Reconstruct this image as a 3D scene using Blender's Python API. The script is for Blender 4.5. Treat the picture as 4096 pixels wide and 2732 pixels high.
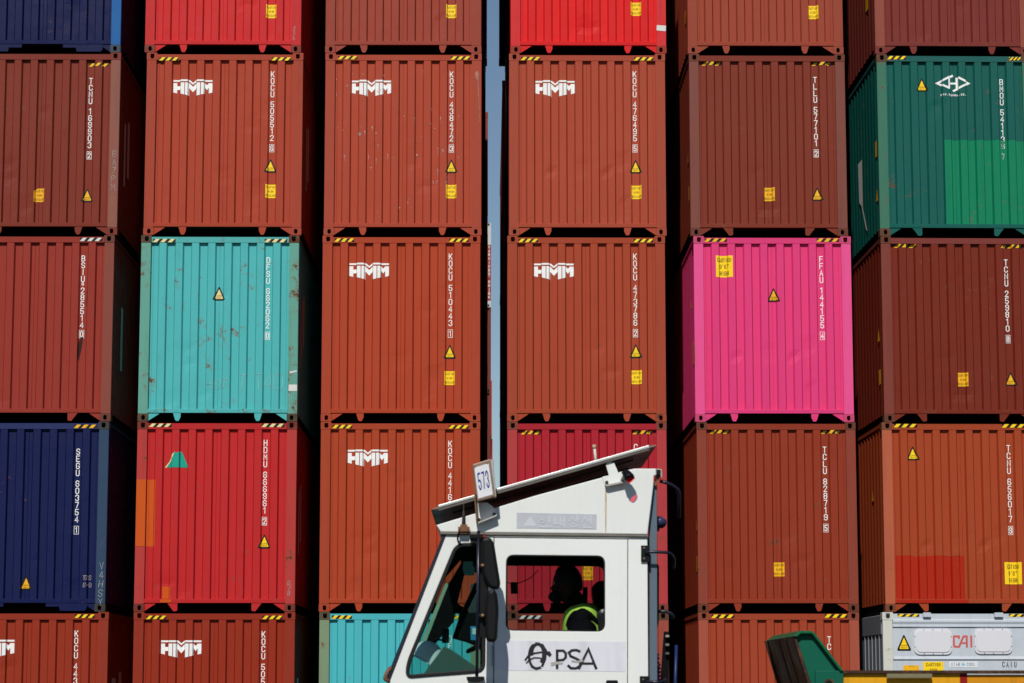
import bpy, bmesh, math, random
from mathutils import Vector, Matrix, noise
R = math.radians
for o in list(bpy.data.objects): bpy.data.objects.remove(o)
scene = bpy.context.scene
C = scene.collection

# ------------------------------------------------------------------ camera
F_PX, PITCH, YAW, CAMH = 9900.0, R(7.96), R(0.5384), 1.76
cam_d = bpy.data.cameras.new('camera'); cam = bpy.data.objects.new('camera', cam_d); C.objects.link(cam)
cam_d.sensor_width = 36; cam_d.lens = 36 * F_PX / 4096; cam_d.clip_start = 0.5; cam_d.clip_end = 3000
cam.location = (0, 0, CAMH); cam.rotation_euler = (R(90) + PITCH, 0, -YAW)
cam_d.dof.use_dof = True; cam_d.dof.focus_distance = 37.3; cam_d.dof.aperture_fstop = 8.0
scene.camera = cam
# ------------------------------------------------------------------ sky, sun, exposure
SUN_EL, SUN_AZ = 40.0, 10.0            # the sun stands behind the camera, a little to its left
w = bpy.data.worlds.new("World"); scene.world = w; w.use_nodes = True
nt = w.node_tree; bg = nt.nodes['Background']
sky = nt.nodes.new('ShaderNodeTexSky'); sky.sky_type = 'NISHITA'; sky.sun_disc = False
sky.sun_elevation = R(SUN_EL); sky.sun_rotation = R(180 + SUN_AZ)
sky.air_density = 1.0; sky.dust_density = 0.0; sky.ozone_density = 2.0
nt.links.new(sky.outputs[0], bg.inputs[0]); bg.inputs[1].default_value = 0.068
sd = bpy.data.lights.new('sun', 'SUN'); sun = bpy.data.objects.new('sun', sd); C.objects.link(sun)
sd.energy = 4.0; sd.angle = R(0.5); sd.color = (1.0, 0.96, 0.885)
s = Vector((-math.sin(R(SUN_AZ)) * math.cos(R(SUN_EL)), -math.cos(R(SUN_AZ)) * math.cos(R(SUN_EL)), math.sin(R(SUN_EL))))
sun.rotation_euler = (-s).to_track_quat('-Z', 'Y').to_euler(); sun.location = s * 60
scene.view_settings.view_transform = 'Standard'; scene.view_settings.look = 'None'
scene.view_settings.exposure = -0.13; scene.view_settings.gamma = 1.0

# ------------------------------------------------------------------ helpers: materials
def lin(c):
    return tuple(((v / 255) / 12.92 if v / 255 <= .04045 else ((v / 255 + .055) / 1.055) ** 2.4) for v in c)
def node(nt, t, **k):
    n = nt.nodes.new(t)
    for a, v in k.items(): setattr(n, a, v)
    return n
MATS = {}
def paint(name, rgb, faded=None, fade=.35, rust=0.0, streak=.25, splat=0.0, rough=.5, scratch=0.12, bump=.6, rustcol=(88, 48, 27), metal=0.0, grime=.2, spec=.14):
    """worn paint on steel: faded clouds, vertical run marks, rust breaking through, fine grain"""
    key = (name, rgb)
    if key in MATS: return MATS[key]
    m = bpy.data.materials.new(name); m.use_nodes = True; n = m.node_tree; L = n.links.new
    b = n.nodes['Principled BSDF']; b.inputs['Roughness'].default_value = rough; b.inputs['Metallic'].default_value = metal
    b.inputs['Specular IOR Level'].default_value = spec
    tc = node(n, 'ShaderNodeTexCoord'); oi = node(n, 'ShaderNodeObjectInfo')
    cmb = node(n, 'ShaderNodeVectorMath', operation='SCALE'); cmb.inputs[0].default_value = (37, 11, 23)
    L(oi.outputs['Random'], cmb.inputs['Scale'])
    add = node(n, 'ShaderNodeVectorMath', operation='ADD'); L(tc.outputs['Object'], add.inputs[0]); L(cmb.outputs[0], add.inputs[1])
    base = lin(rgb)
    fd = lin(faded) if faded else tuple(min(1, v * .97 + .007) for v in base)
    def mix(a, bcol, fac, blend='MIX'):
        x = node(n, 'ShaderNodeMix', data_type='RGBA', blend_type=blend)
        if isinstance(fac, float): x.inputs[0].default_value = fac
        else: L(fac, x.inputs[0])
        for i, v in ((6, a), (7, bcol)):
            if isinstance(v, tuple): x.inputs[i].default_value = (*v, 1)
            else: L(v, x.inputs[i])
        return x.outputs[2]
    def nz(scale, detail=4, rough_=.55, vec=None):
        t = node(n, 'ShaderNodeTexNoise'); t.inputs['Scale'].default_value = scale; t.inputs['Detail'].default_value = detail
        t.inputs['Roughness'].default_value = rough_; L(vec or add.outputs[0], t.inputs['Vector']); return t.outputs['Fac']
    def ramp(f, a, c, va=0.0, vb=1.0):
        x = node(n, 'ShaderNodeMapRange'); L(f, x.inputs[0]); x.inputs[1].default_value = a; x.inputs[2].default_value = c
        x.inputs[3].default_value = va; x.inputs[4].default_value = vb; return x.outputs[0]
    mp = node(n, 'ShaderNodeMapping'); mp.inputs['Scale'].default_value = (9, 9, .45); L(add.outputs[0], mp.inputs['Vector'])
    col = mix(base, fd, ramp(nz(.9, 5), .38, .72, 0, fade))
    st = nz(1.6, 6, .6, mp.outputs[0])
    col = mix(col, tuple(v * .55 + .004 for v in base), ramp(st, .52, .85, 0, streak))
    col = mix(col, fd, ramp(st, .46, .2, 0, streak * 1.2))
    if grime:
        col = mix(col, (.03, .022, .018), ramp(nz(3.1, 8, .7), .58, .84, 0, grime))
    if scratch:
        v = node(n, 'ShaderNodeMapping'); v.inputs['Scale'].default_value = (5, 5, 1.1); v.inputs['Rotation'].default_value = (0, .5, 0); L(add.outputs[0], v.inputs['Vector'])
        col = mix(col, fd, ramp(nz(7, 9, .85, v.outputs[0]), .68, .74, 0, scratch))
    if splat:
        a_ = nz(9.5, 2, .5); sp = node(n, 'ShaderNodeMapping'); sp.inputs['Scale'].default_value = (1, 1, .42); L(add.outputs[0], sp.inputs['Vector'])
        col = mix(col, (.55, .5, .47), ramp(nz(13, 3, .6, sp.outputs[0]), .735, .76, 0, splat))
    if rust:
        r1 = nz(7.0, 12, .74); r2 = nz(1.3, 2)
        sm = node(n, 'ShaderNodeMath', operation='MULTIPLY'); L(r1, sm.inputs[0]); L(ramp(r2, .3, .7, .8, 1.15), sm.inputs[1])
        th = .78 - .28 * rust
        rc = lin(rustcol)
        col = mix(col, tuple(v * 1.7 + .02 for v in rc), ramp(sm.outputs[0], th - .07, th, 0, .55))
        col = mix(col, rc, ramp(sm.outputs[0], th, th + .035, 0, .95))
    g = node(n, 'ShaderNodeTexNoise'); g.inputs['Scale'].default_value = 160; g.inputs['Detail'].default_value = 2; L(tc.outputs['Object'], g.inputs['Vector'])
    col = mix(col, (0.5, 0.5, 0.5), ramp(g.outputs['Fac'], .4, .8, 0, .008), 'MIX')
    L(col, b.inputs['Base Color'])
    L(ramp(nz(6, 3), .3, .7, rough - .1, rough + .14), b.inputs['Roughness'])
    if bump:
        bp = node(n, 'ShaderNodeBump'); bp.inputs['Strength'].default_value = 1; bp.inputs['Distance'].default_value = .0035 * bump
        L(nz(2.6, 3, .6), bp.inputs['Height'])
        b2 = node(n, 'ShaderNodeBump'); b2.inputs['Strength'].default_value = .5; b2.inputs['Distance'].default_value = .0006
        L(nz(45, 3, .6), b2.inputs['Height']); L(bp.outputs[0], b2.inputs['Normal']); L(b2.outputs[0], b.inputs['Normal'])
    MATS[key] = m
    return m
def plain(name, rgb, rough=.6, metal=0.0, spec=.3, var=.12):
    key = (name, rgb)
    if key in MATS: return MATS[key]
    m = bpy.data.materials.new(name); m.use_nodes = True; n = m.node_tree; b = n.nodes['Principled BSDF']
    b.inputs['Roughness'].default_value = rough; b.inputs['Metallic'].default_value = metal; b.inputs['Specular IOR Level'].default_value = spec
    tc = node(n, 'ShaderNodeTexCoord'); t = node(n, 'ShaderNodeTexNoise'); t.inputs['Scale'].default_value = 11; t.inputs['Detail'].default_value = 6
    n.links.new(tc.outputs['Object'], t.inputs['Vector'])
    x = node(n, 'ShaderNodeMix', data_type='RGBA'); base = lin(rgb)
    mr = node(n, 'ShaderNodeMapRange'); mr.inputs[1].default_value = .35; mr.inputs[2].default_value = .75; n.links.new(t.outputs['Fac'], mr.inputs[0]); n.links.new(mr.outputs[0], x.inputs[0])
    x.inputs[6].default_value = (*base, 1); x.inputs[7].default_value = (*[v * (1 - var * 2) for v in base], 1)
    n.links.new(x.outputs[2], b.inputs['Base Color'])
    MATS[key] = m; return m
def glass(name, tint, gloss=.07):
    m = bpy.data.materials.new(name); m.use_nodes = True; n = m.node_tree
    n.nodes.remove(n.nodes['Principled BSDF']); out = n.nodes['Material Output']
    tr = node(n, 'ShaderNodeBsdfTransparent'); tr.inputs[0].default_value = (*tint, 1)
    gl = node(n, 'ShaderNodeBsdfGlossy'); gl.inputs['Roughness'].default_value = .03; gl.inputs[0].default_value = (.9, .95, 1, 1)
    fr = node(n, 'ShaderNodeLayerWeight'); fr.inputs[0].default_value = gloss
    mx = node(n, 'ShaderNodeMixShader'); n.links.new(fr.outputs['Fresnel'], mx.inputs[0]); n.links.new(tr.outputs[0], mx.inputs[1]); n.links.new(gl.outputs[0], mx.inputs[2])
    n.links.new(mx.outputs[0], out.inputs[0]); return m

# ------------------------------------------------------------------ helpers: meshes and objects
def mesh_obj(name, me, mat=None, parent=None):
    o = bpy.data.objects.new(name, me); C.objects.link(o)
    if parent: o.parent = parent
    if mat is not None:
        mats = mat if isinstance(mat, (list, tuple)) else [mat]
        if len(me.materials) == 0:
            for _ in mats: me.materials.append(None)
        for i, x in enumerate(mats):
            o.material_slots[i].link = 'OBJECT'; o.material_slots[i].material = x
    return o
def bm_mesh(bm, smooth=False, name='m'):
    me = bpy.data.meshes.new(name); bm.normal_update(); bm.to_mesh(me); bm.free()
    if smooth:
        for p in me.polygons: p.use_smooth = True
    return me
def box(bm, x0, x1, y0, y1, z0, z1, mi=0):
    v = [bm.verts.new(p) for p in ((x0, y0, z0), (x1, y0, z0), (x1, y1, z0), (x0, y1, z0), (x0, y0, z1), (x1, y0, z1), (x1, y1, z1), (x0, y1, z1))]
    for f in ((0, 3, 2, 1), (4, 5, 6, 7), (0, 1, 5, 4), (1, 2, 6, 5), (2, 3, 7, 6), (3, 0, 4, 7)):
        fc = bm.faces.new([v[i] for i in f]); fc.material_index = mi
    return v
def box_mesh(*b, bev=0.0):
    bm = bmesh.new(); box(bm, *b)
    if bev: bmesh.ops.bevel(bm, geom=bm.edges[:], offset=bev, segments=2, affect='EDGES')
    return bm_mesh(bm)
def tag(o, label=None, cat=None, group=None, kind=None):
    for k, v in (('label', label), ('category', cat), ('group', group), ('kind', kind)):
        if v: o[k] = v
    return o
def empty(name, loc, rz=0):
    o = bpy.data.objects.new(name, None); C.objects.link(o); o.location = loc; o.rotation_euler = (0, 0, rz); o.empty_display_size = .3
    return o
def tube_mesh(pts, r, seg=10, rads=None):
    bm = bmesh.new(); pts = [Vector(p) for p in pts]; rings = []; up = None
    for i, p in enumerate(pts):
        d = ((pts[min(i + 1, len(pts) - 1)] - pts[max(i - 1, 0)])).normalized()
        if up is None: up = d.orthogonal().normalized()
        up = (up - d * up.dot(d)).normalized(); q = d.cross(up); rr = rads[i] if rads else r
        rings.append([bm.verts.new(p + (up * math.cos(a) + q * math.sin(a)) * rr) for a in [2 * math.pi * k / seg for k in range(seg)]])
    for a, b in zip(rings, rings[1:]):
        for k in range(seg): bm.faces.new((a[k], a[(k + 1) % seg], b[(k + 1) % seg], b[k]))
    bm.faces.new(rings[0][::-1]); bm.faces.new(rings[-1])
    bmesh.ops.recalc_face_normals(bm, faces=bm.faces)
    return bm_mesh(bm, True)
def arc_pts(p, n=6):
    """round the corners of a 3-D polyline"""
    p = [Vector(a) for a in p]; out = [p[0]]
    for a, b, c in zip(p, p[1:], p[2:]):
        r = min((b - a).length, (c - b).length) * .4; s_ = b + (a - b).normalized() * r; e = b + (c - b).normalized() * r
        for k in range(n + 1):
            t = k / n; out.append(s_ * (1 - t) ** 2 + b * 2 * t * (1 - t) + e * t * t)
    return out + [p[-1]]
def rounded(pts, r, n=5):
    out = []
    m = len(pts)
    for i in range(m):
        a, b, c = Vector(pts[i - 1]), Vector(pts[i]), Vector(pts[(i + 1) % m])
        rr = r[i] if isinstance(r, (list, tuple)) else r
        rr = min(rr, (a - b).length * .48, (c - b).length * .48)
        if rr <= 0: out.append(tuple(b)); continue
        s_ = b + (a - b).normalized() * rr; e = b + (c - b).normalized() * rr
        for k in range(n + 1):
            t = k / n; out.append(tuple(s_ * (1 - t) ** 2 + b * 2 * t * (1 - t) + e * t * t))
    return out
def plate_mesh(outer, holes=(), y0=0.0, y1=.02, bev=0.0):
    """an outline in the X-Z plane with holes, solid from y0 to y1"""
    cu = bpy.data.curves.new('c', 'CURVE'); cu.dimensions = '2D'; cu.fill_mode = 'BOTH'; cu.extrude = abs(y1 - y0) / 2 - bev
    cu.bevel_depth = bev; cu.bevel_resolution = 1; cu.offset = -bev
    for loop in [outer] + list(holes):
        sp = cu.splines.new('POLY'); sp.points.add(len(loop) - 1); sp.use_cyclic_u = True
        for q, (x, z) in zip(sp.points, loop): q.co = (x, z, 0, 1)
    ob = bpy.data.objects.new('c', cu); me = bpy.data.meshes.new_from_object(ob)
    yc = (y0 + y1) / 2
    for v in me.vertices: x, y, z = v.co; v.co = (x, -z + yc, y)
    bpy.data.objects.remove(ob); bpy.data.curves.remove(cu)
    bm = bmesh.new(); bm.from_mesh(me); bmesh.ops.remove_doubles(bm, verts=bm.verts, dist=1e-5); bmesh.ops.recalc_face_normals(bm, faces=bm.faces); bm.to_mesh(me); bm.free()
    for p in me.polygons: p.use_smooth = False
    me.materials.clear()
    return me

# ------------------------------------------------------------------ lettering: strokes of constant width
c_ = .3
GL = {
 'O': [('c', [(c_, 0), (1 - c_, 0), (1, c_), (1, 2 - c_), (1 - c_, 2), (c_, 2), (0, 2 - c_), (0, c_)])],
 'C': [('o', [(1, .5), (1, c_), (1 - c_, 0), (c_, 0), (0, c_), (0, 2 - c_), (c_, 2), (1 - c_, 2), (1, 2 - c_), (1, 1.5)])],
 'U': [('o', [(0, 0), (0, 2 - c_), (c_, 2), (1 - c_, 2), (1, 2 - c_), (1, 0)])],
 'K': [('o', [(0, 0), (0, 2)]), ('o', [(1, 0), (.05, 1.2)]), ('o', [(.38, .85), (1, 2)])],
 'T': [('o', [(0, 0), (1, 0)]), ('o', [(.5, 0), (.5, 2)])],
 'N': [('o', [(0, 2), (0, 0), (1, 2), (1, 0)])],
 'B': [('o', [(0, 1), (0, 2), (1 - c_, 2), (1, 2 - c_), (1, 1.3), (.75, 1), (0, 1)]), ('o', [(0, 1), (0, 0), (.7, 0), (.95, .25), (.95, .75), (.75, 1)])],
 'S': [('o', [(1, .45), (1, c_), (1 - c_, 0), (c_, 0), (0, c_), (0, .7), (c_, .97), (1 - c_, 1.03), (1, 1.3), (1, 2 - c_), (1 - c_, 2), (c_, 2), (0, 2 - c_), (0, 1.55)])],
 'I': [('o', [(.5, 0), (.5, 2)])],
 'D': [('c', [(0, 0), (1 - c_, 0), (1, c_), (1, 2 - c_), (1 - c_, 2), (0, 2)])],
 'F': [('o', [(1, 0), (0, 0), (0, 2)]), ('o', [(0, .95), (.8, .95)])],
 'E': [('o', [(1, 0), (0, 0), (0, 2), (1, 2)]), ('o', [(0, 1), (.8, 1)])],
 'H': [('o', [(0, 0), (0, 2)]), ('o', [(1, 0), (1, 2)]), ('o', [(0, 1), (1, 1)])],
 'M': [('o', [(0, 2), (0, 0), (.5, 1.2), (1, 0), (1, 2)])],
 'G': [('o', [(1, .5), (1, c_), (1 - c_, 0), (c_, 0), (0, c_), (0, 2 - c_), (c_, 2), (1 - c_, 2), (1, 2 - c_), (1, 1.1), (.55, 1.1)])],
 'L': [('o', [(0, 0), (0, 2), (1, 2)])],
 'A': [('o', [(0, 2), (.5, 0), (1, 2)]), ('o', [(.2, 1.3), (.8, 1.3)])],
 'P': [('o', [(0, 2), (0, 0), (1 - c_, 0), (1, c_), (1, .8), (1 - c_, 1.08), (0, 1.08)])],
 'R': [('o', [(0, 2), (0, 0), (1 - c_, 0), (1, c_), (1, .8), (1 - c_, 1.08), (0, 1.08)]), ('o', [(.45, 1.08), (1, 2)])],
 'Y': [('o', [(0, 0), (.5, .95), (1, 0)]), ('o', [(.5, .95), (.5, 2)])],
 'V': [('o', [(0, 0), (.5, 2), (1, 0)])],
 'W': [('o', [(0, 0), (.25, 2), (.5, .6), (.75, 2), (1, 0)])],
 '1': [('o', [(.15, .4), (.6, 0), (.6, 2)])],
 '2': [('o', [(0, .5), (0, c_), (c_, 0), (1 - c_, 0), (1, c_), (1, .65), (0, 2), (1, 2)])],
 '3': [('o', [(0, .45), (0, c_), (c_, 0), (1 - c_, 0), (1, c_), (1, .7), (.7, .95), (1, 1.25), (1, 2 - c_), (1 - c_, 2), (c_, 2), (0, 2 - c_), (0, 1.55)])],
 '4': [('o', [(.75, 2), (.75, 0), (0, 1.4), (1, 1.4)])],
 '5': [('o', [(1, 0), (.08, 0), (.02, .95), (.7, .85), (1, 1.15), (1, 2 - c_), (1 - c_, 2), (c_, 2), (0, 2 - c_), (0, 1.55)])],
 '6': [('o', [(1, .45), (1, c_), (1 - c_, 0), (c_, 0), (0, c_), (0, 2 - c_), (c_, 2), (1 - c_, 2), (1, 2 - c_), (1, 1.2), (1 - c_, .95), (0.05, .95)])],
 '7': [('o', [(0, 0), (1, 0), (.4, 2)])],
 '8': [('c', [(c_, 0), (1 - c_, 0), (1, c_), (1, .7), (1 - c_, .97), (c_, .97), (0, .7), (0, c_)]), ('o', [(c_, .97), (0, 1.25), (0, 2 - c_), (c_, 2), (1 - c_, 2), (1, 2 - c_), (1, 1.25), (1 - c_, .97)])],
 "'": [('o', [(.5, 0), (.4, .4)])], '"': [('o', [(.25, 0), (.2, .4)]), ('o', [(.7, 0), (.65, .4)])],
 '/': [('o', [(.9, 0), (.1, 2)])], '.': [('o', [(.4, 1.9), (.6, 1.9)])], '-': [('o', [(.1, 1), (.9, 1)])],
}
GL['0'] = GL['O']
GL['9'] = [('o', [(1 - x, 2 - y) for x, y in GL['6'][0][1]])]
def ribbon(pts, w, closed=False):
    n = len(pts); L_, Rr = [], []
    for i in range(n):
        p = Vector(pts[i]); a = Vector(pts[i - 1]) if (closed or i > 0) else None; b = Vector(pts[(i + 1) % n]) if (closed or i < n - 1) else None
        d1 = (p - a).normalized() if a is not None else None; d2 = (b - p).normalized() if b is not None else None
        if d1 is None: d1 = d2
        if d2 is None: d2 = d1
        n1 = Vector((-d1.y, d1.x)); n2 = Vector((-d2.y, d2.x)); m = n1 + n2
        if m.length < .2: m = n1.copy()
        m.normalize(); k = min(1 / max(m.dot(n1), .35), 2.0)
        L_.append(tuple(p + m * w / 2 * k)); Rr.append(tuple(p - m * w / 2 * k))
    return [[L_[i], L_[(i + 1) % n], Rr[(i + 1) % n], Rr[i]] for i in range(n if closed else n - 1)]
def glyph(ch, x, t, W, H, sw, skew=0.0):
    """polygons of one character, top-left corner (x,t); t grows downwards. returns [(poly, level)]"""
    out = []
    for k, (kind, pts) in enumerate(GL.get(ch, [])):
        q = [(x + sw / 2 + a * (W - sw) + skew * (1 - b / 2) * H, t + sw / 2 + b / 2 * (H - sw)) for a, b in pts]
        if kind == 'o':     # extend the ends by half a stroke
            a, b = Vector(q[0]), Vector(q[1]); q[0] = tuple(a + (a - b).normalized() * sw * .45)
            a, b = Vector(q[-1]), Vector(q[-2]); q[-1] = tuple(a + (a - b).normalized() * sw * .45)
        out += [(r, k) for r in ribbon(q, sw, kind == 'c')]
    return out
def word(txt, xc, t, W, H, sw, gap, skew=0.0):
    tot = sum((W if ch != ' ' else W * .6) + gap for ch in txt) - gap; x = xc - tot / 2; out = []
    for ch in txt:
        out += glyph(ch, x, t, W, H, sw, skew); x += (W if ch != ' ' else W * .6) + gap
    return out

# ------------------------------------------------------------------ the container
CW, CH, CL = 2.438, 2.886, 12.192
RID, VAL = .011, .0615
def front_profile():
    pts = [(.150, VAL), (.186, VAL), (.189, VAL + .004), (.192, VAL)]
    for i in range(8):
        x = .284 + .251 * i
        if i == 4: pts += [(1.209, VAL), (1.213, VAL + .005), (1.217, VAL)]
        pts += [(x - .020, VAL), (x, RID), (x + .106, RID), (x + .126, VAL)]
    pts += [(2.246, VAL), (2.249, VAL + .004), (2.252, VAL), (2.288, VAL)]
    return pts
PROF = front_profile()
def depth(x):
    if x <= PROF[0][0] or x >= PROF[-1][0]: return .004
    for (a, ya), (b, yb) in zip(PROF, PROF[1:]):
        if a <= x <= b: return ya + (yb - ya) * (x - a) / (b - a) if b > a else ya
    return VAL
BR = [p[0] for p in PROF]
class Decal:
    """flat shapes in (x from the left edge, t down from the top) laid onto the pressed steel of the end wall"""
    def __init__(s): s.p = []
    def add(s, poly, mi=0, lv=0): s.p.append((poly, mi, lv)); return s
    def rect(s, x0, x1, t0, t1, mi=0, lv=0): return s.add([(x0, t0), (x1, t0), (x1, t1), (x0, t1)], mi, lv)
    def glyphs(s, g, mi=0, lv=0):
        for poly, k in g: s.add(poly, mi, lv + k * .35)
        return s
    def build(s, name, parent, mats, flat=None, h=CH):
        bm = bmesh.new()
        for poly, mi, lv in s.p:
            vs = [bm.verts.new((x, -lv, t)) for x, t in poly]
            try: f = bm.faces.new(vs)
            except ValueError: continue
            f.material_index = mi
        bmesh.ops.triangulate(bm, faces=[f for f in bm.faces if len(f.verts) > 4])
        if flat is None and bm.verts:
            xs = [v.co.x for v in bm.verts]; lo, hi = min(xs), max(xs)
            for b in BR:
                if lo < b < hi: bmesh.ops.bisect_plane(bm, geom=bm.verts[:] + bm.edges[:] + bm.faces[:], plane_co=(b, 0, 0), plane_no=(1, 0, 0), dist=1e-6)
        for v in bm.verts:
            x, lv, t = v.co
            y = (depth(x) if flat is None else flat) - .0035 + lv * .001
            v.co = (x - CW / 2, y, h - t)
        for f in bm.faces:
            f.normal_update()
            if f.normal.y > 0: f.normal_flip()
        return mesh_obj(name, bm_mesh(bm), mats, parent)

def oval(cx, cz, w_, h_, flat=0.0, n=20):
    out = []
    r = w_ / 2
    for k in range(n):
        a = 2 * math.pi * k / n
        out.append((cx + r * math.cos(a), cz + (h_ / 2 - r) * (1 if math.sin(a) > 0 else -1) + r * math.sin(a)))
    return out
def casting_mesh(x0, z0, top):
    """corner casting: 162 x 118 face with its oval hole, hollow behind"""
    bm = bmesh.new(); x1, z1 = x0 + .162, z0 + .116
    cx = x0 + .081 + (.005 if x0 < 0 else -.005)
    hole = oval(cx, z0 + .058, .056, .078) if not top else rounded([(cx - .031, z0 + .098), (cx + .031, z0 + .098), (cx + .031, z0 + .022), (cx - .031, z0 + .022)], [.012, .012, .03, .03])
    outer = rounded([(x0, z0), (x1, z0), (x1, z1), (x0, z1)], .012, 3)
    me = plate_mesh(outer, [hole], 0, .03)
    bm.from_mesh(me)
    box(bm, x0 + .002, x0 + .014, .03, .178, z0 + .001, z1 - .001); box(bm, x1 - .014, x1 - .002, .03, .178, z0 + .001, z1 - .001)
    box(bm, x0 + .014, x1 - .014, .03, .178, z0 + .001, z0 + .012); box(bm, x0 + .014, x1 - .014, .03, .178, z1 - .012, z1 - .001)
    box(bm, x0 + .014, x1 - .014, .166, .178, z0 + .012, z1 - .012)
    return bm_mesh(bm)
def prism_x(profile, x0, x1):   # outline in (y,z) run along x
    bm = bmesh.new(); a = [bm.verts.new((x0, y, z)) for y, z in profile]; b = [bm.verts.new((x1, y, z)) for y, z in profile]; n = len(a)
    for i in range(n): bm.faces.new((a[i], a[(i + 1) % n], b[(i + 1) % n], b[i]))
    bm.faces.new(a[::-1]); bm.faces.new(b); bmesh.ops.recalc_face_normals(bm, faces=bm.faces); return bm_mesh(bm)
hw = CW / 2
def wall_mesh(seed):
    rnd = random.Random(seed); bm = bmesh.new(); NZ = 22; z0, z1 = .187, CH - .114
    dents = [(rnd.uniform(.3, 2.1), rnd.uniform(.25, 1.2) if rnd.random() < .7 else rnd.uniform(.3, 2.4), rnd.uniform(.06, .14), rnd.uniform(.006, .016)) for _ in range(rnd.randint(2, 6))]
    cols = []
    for x, y in PROF:
        col = []
        for k in range(NZ + 1):
            z = z0 + (z1 - z0) * k / NZ; e = min(1, min(k, NZ - k) / 2)
            d = noise.noise(Vector((x * 1.3 + seed * 7, z * .9, seed))) * .006 * e
            for dx, dz, r_, am in dents:
                q = ((x - dx) ** 2 + (z - dz) ** 2) / (r_ * r_)
                if q < 4: d += am * math.exp(-q) * e
            col.append(bm.verts.new((x - hw, y + d, z)))
        cols.append(col)
    for a, b in zip(cols, cols[1:]):
        for k in range(NZ): bm.faces.new((a[k], b[k], b[k + 1], a[k + 1]))
    return bm_mesh(bm)
WALLS = [wall_mesh(i) for i in range(8)]
def side_mesh(sign):
    bm = bmesh.new(); P_, x_o, x_i = .278, hw - .014, hw - .027; pts = [(x_o, .075)]
    n = 43; y = .12
    for i in range(n):
        pts += [(x_o, y), (x_i, y + .068), (x_i, y + .138), (x_o, y + .206)]; y += P_
    pts.append((x_o, CL - .075))
    a = [bm.verts.new((sign * x, yy, .13)) for x, yy in pts]; b = [bm.verts.new((sign * x, yy, 2.82)) for x, yy in pts]
    for i in range(len(a) - 1):
        q = (a[i], a[i + 1], b[i + 1], b[i]); bm.faces.new(q if sign > 0 else q[::-1])
    return bm_mesh(bm)
M_SIDE = {s_: side_mesh(s_) for s_ in (-1, 1)}
M_POST = {s_: box_mesh(*(sorted((s_ * (hw - .004), s_ * (hw - .152)))), .004, .078, .116, CH - .116, bev=.004) for s_ in (-1, 1)}
M_POSTB = {s_: box_mesh(*(sorted((s_ * (hw - .004), s_ * (hw - .152)))), CL - .078, CL - .004, .116, CH - .116) for s_ in (-1, 1)}
M_CAST = {(s_, t): casting_mesh(-hw if s_ < 0 else hw - .162, CH - .116 if t else 0, t) for s_ in (-1, 1) for t in (0, 1)}
M_CASTB = {(s_, t): box_mesh(*(sorted((s_ * hw, s_ * (hw - .162)))), CL - .178, CL, (CH - .116) if t else 0, CH if t else .116, bev=.006) for s_ in (-1, 1) for t in (0, 1)}
M_HEAD = prism_x([(.006, CH - .114), (.006, CH - .026), (.03, CH - .022), (.075, CH - .022), (.075, CH - .114)], -hw + .163, hw - .163)
M_SILL = prism_x([(.006, .132), (.003, .186), (.006, .190), (.06, .190), (.06, .132)], -hw + .153, hw - .153)
def gusset(s_):
    p = [(s_ * (hw - .163), .131), (s_ * (hw - .34), .131), (s_ * (hw - .32), .112), (s_ * (hw - .163), .010)]
    return plate_mesh(p, (), .022, .03)
M_GUS = {s_: gusset(s_) for s_ in (-1, 1)}
TOOTH = {'v': [(-.06, .131), (.058, .131), (.056, .066), (.028, .008), (-.012, .006), (-.03, .03)],
         'hook': [(-.095, .131), (.06, .131), (.06, .025), (.045, .008), (.0, .006), (-.04, .06)],
         'plate': [(-.32, .131), (.3, .131), (.3, .075), (.1, .075), (.085, .012), (-.29, .012), (-.318, .05)]}
def tooth(kind, s_):
    cx = .62
    p = [((s_ * (cx + (-a if kind == 'hook' else a) * 1 - .0)) if False else s_ * (cx - a), b) for a, b in TOOTH[kind]]
    return plate_mesh(p, (), .014, .026)
M_TOOTH = {(k, s_): tooth(k, s_) for k in TOOTH for s_ in (-1, 1)}
M_RAILT = {s_: box_mesh(*(sorted((s_ * (hw - .006), s_ * (hw - .066)))), .18, CL - .18, 2.82, 2.874) for s_ in (-1, 1)}
M_RAILB = {s_: box_mesh(*(sorted((s_ * (hw - .06), s_ * (hw - .1)))), .18, CL - .18, -.014, .135) for s_ in (-1, 1)}
M_ROOF = box_mesh(-hw + .067, hw - .067, .08, CL - .03, 2.845, 2.86)
M_FLOOR = box_mesh(-hw + .033, hw - .033, .065, CL - .065, .128, .165)
def door_mesh():
    bm = bmesh.new()
    for x0, x1 in ((-hw + .16, -.01), (.01, hw - .16)): box(bm, x0, x1, CL - .06, CL - .02, .13, 2.84)
    for x in (-.85, -.35, .35, .85): box(bm, x - .017, x + .017, CL - .019, CL + .012, .05, 2.83)
    return bm_mesh(bm)
M_DOOR = door_mesh()
UNDER = plain('bitumen_undercoat', (14, 13, 13), .85, spec=.1)
WHITE = plain('white_lettering', (238, 238, 236), .5, var=.05)
YELL = plain('yellow_film', (250, 208, 20), .45, var=.05)
AMB = plain('amber_film', (240, 178, 18), .45, var=.06)
CREAM = plain('sun_bleached_film', (232, 214, 150), .5, var=.06)
BLK = plain('black_film', (14, 14, 16), .45, var=.1)
PAPER = plain('paper', (215, 215, 210), .7, var=.06)
INK = plain('print_ink', (60, 44, 10), .6)

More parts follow.
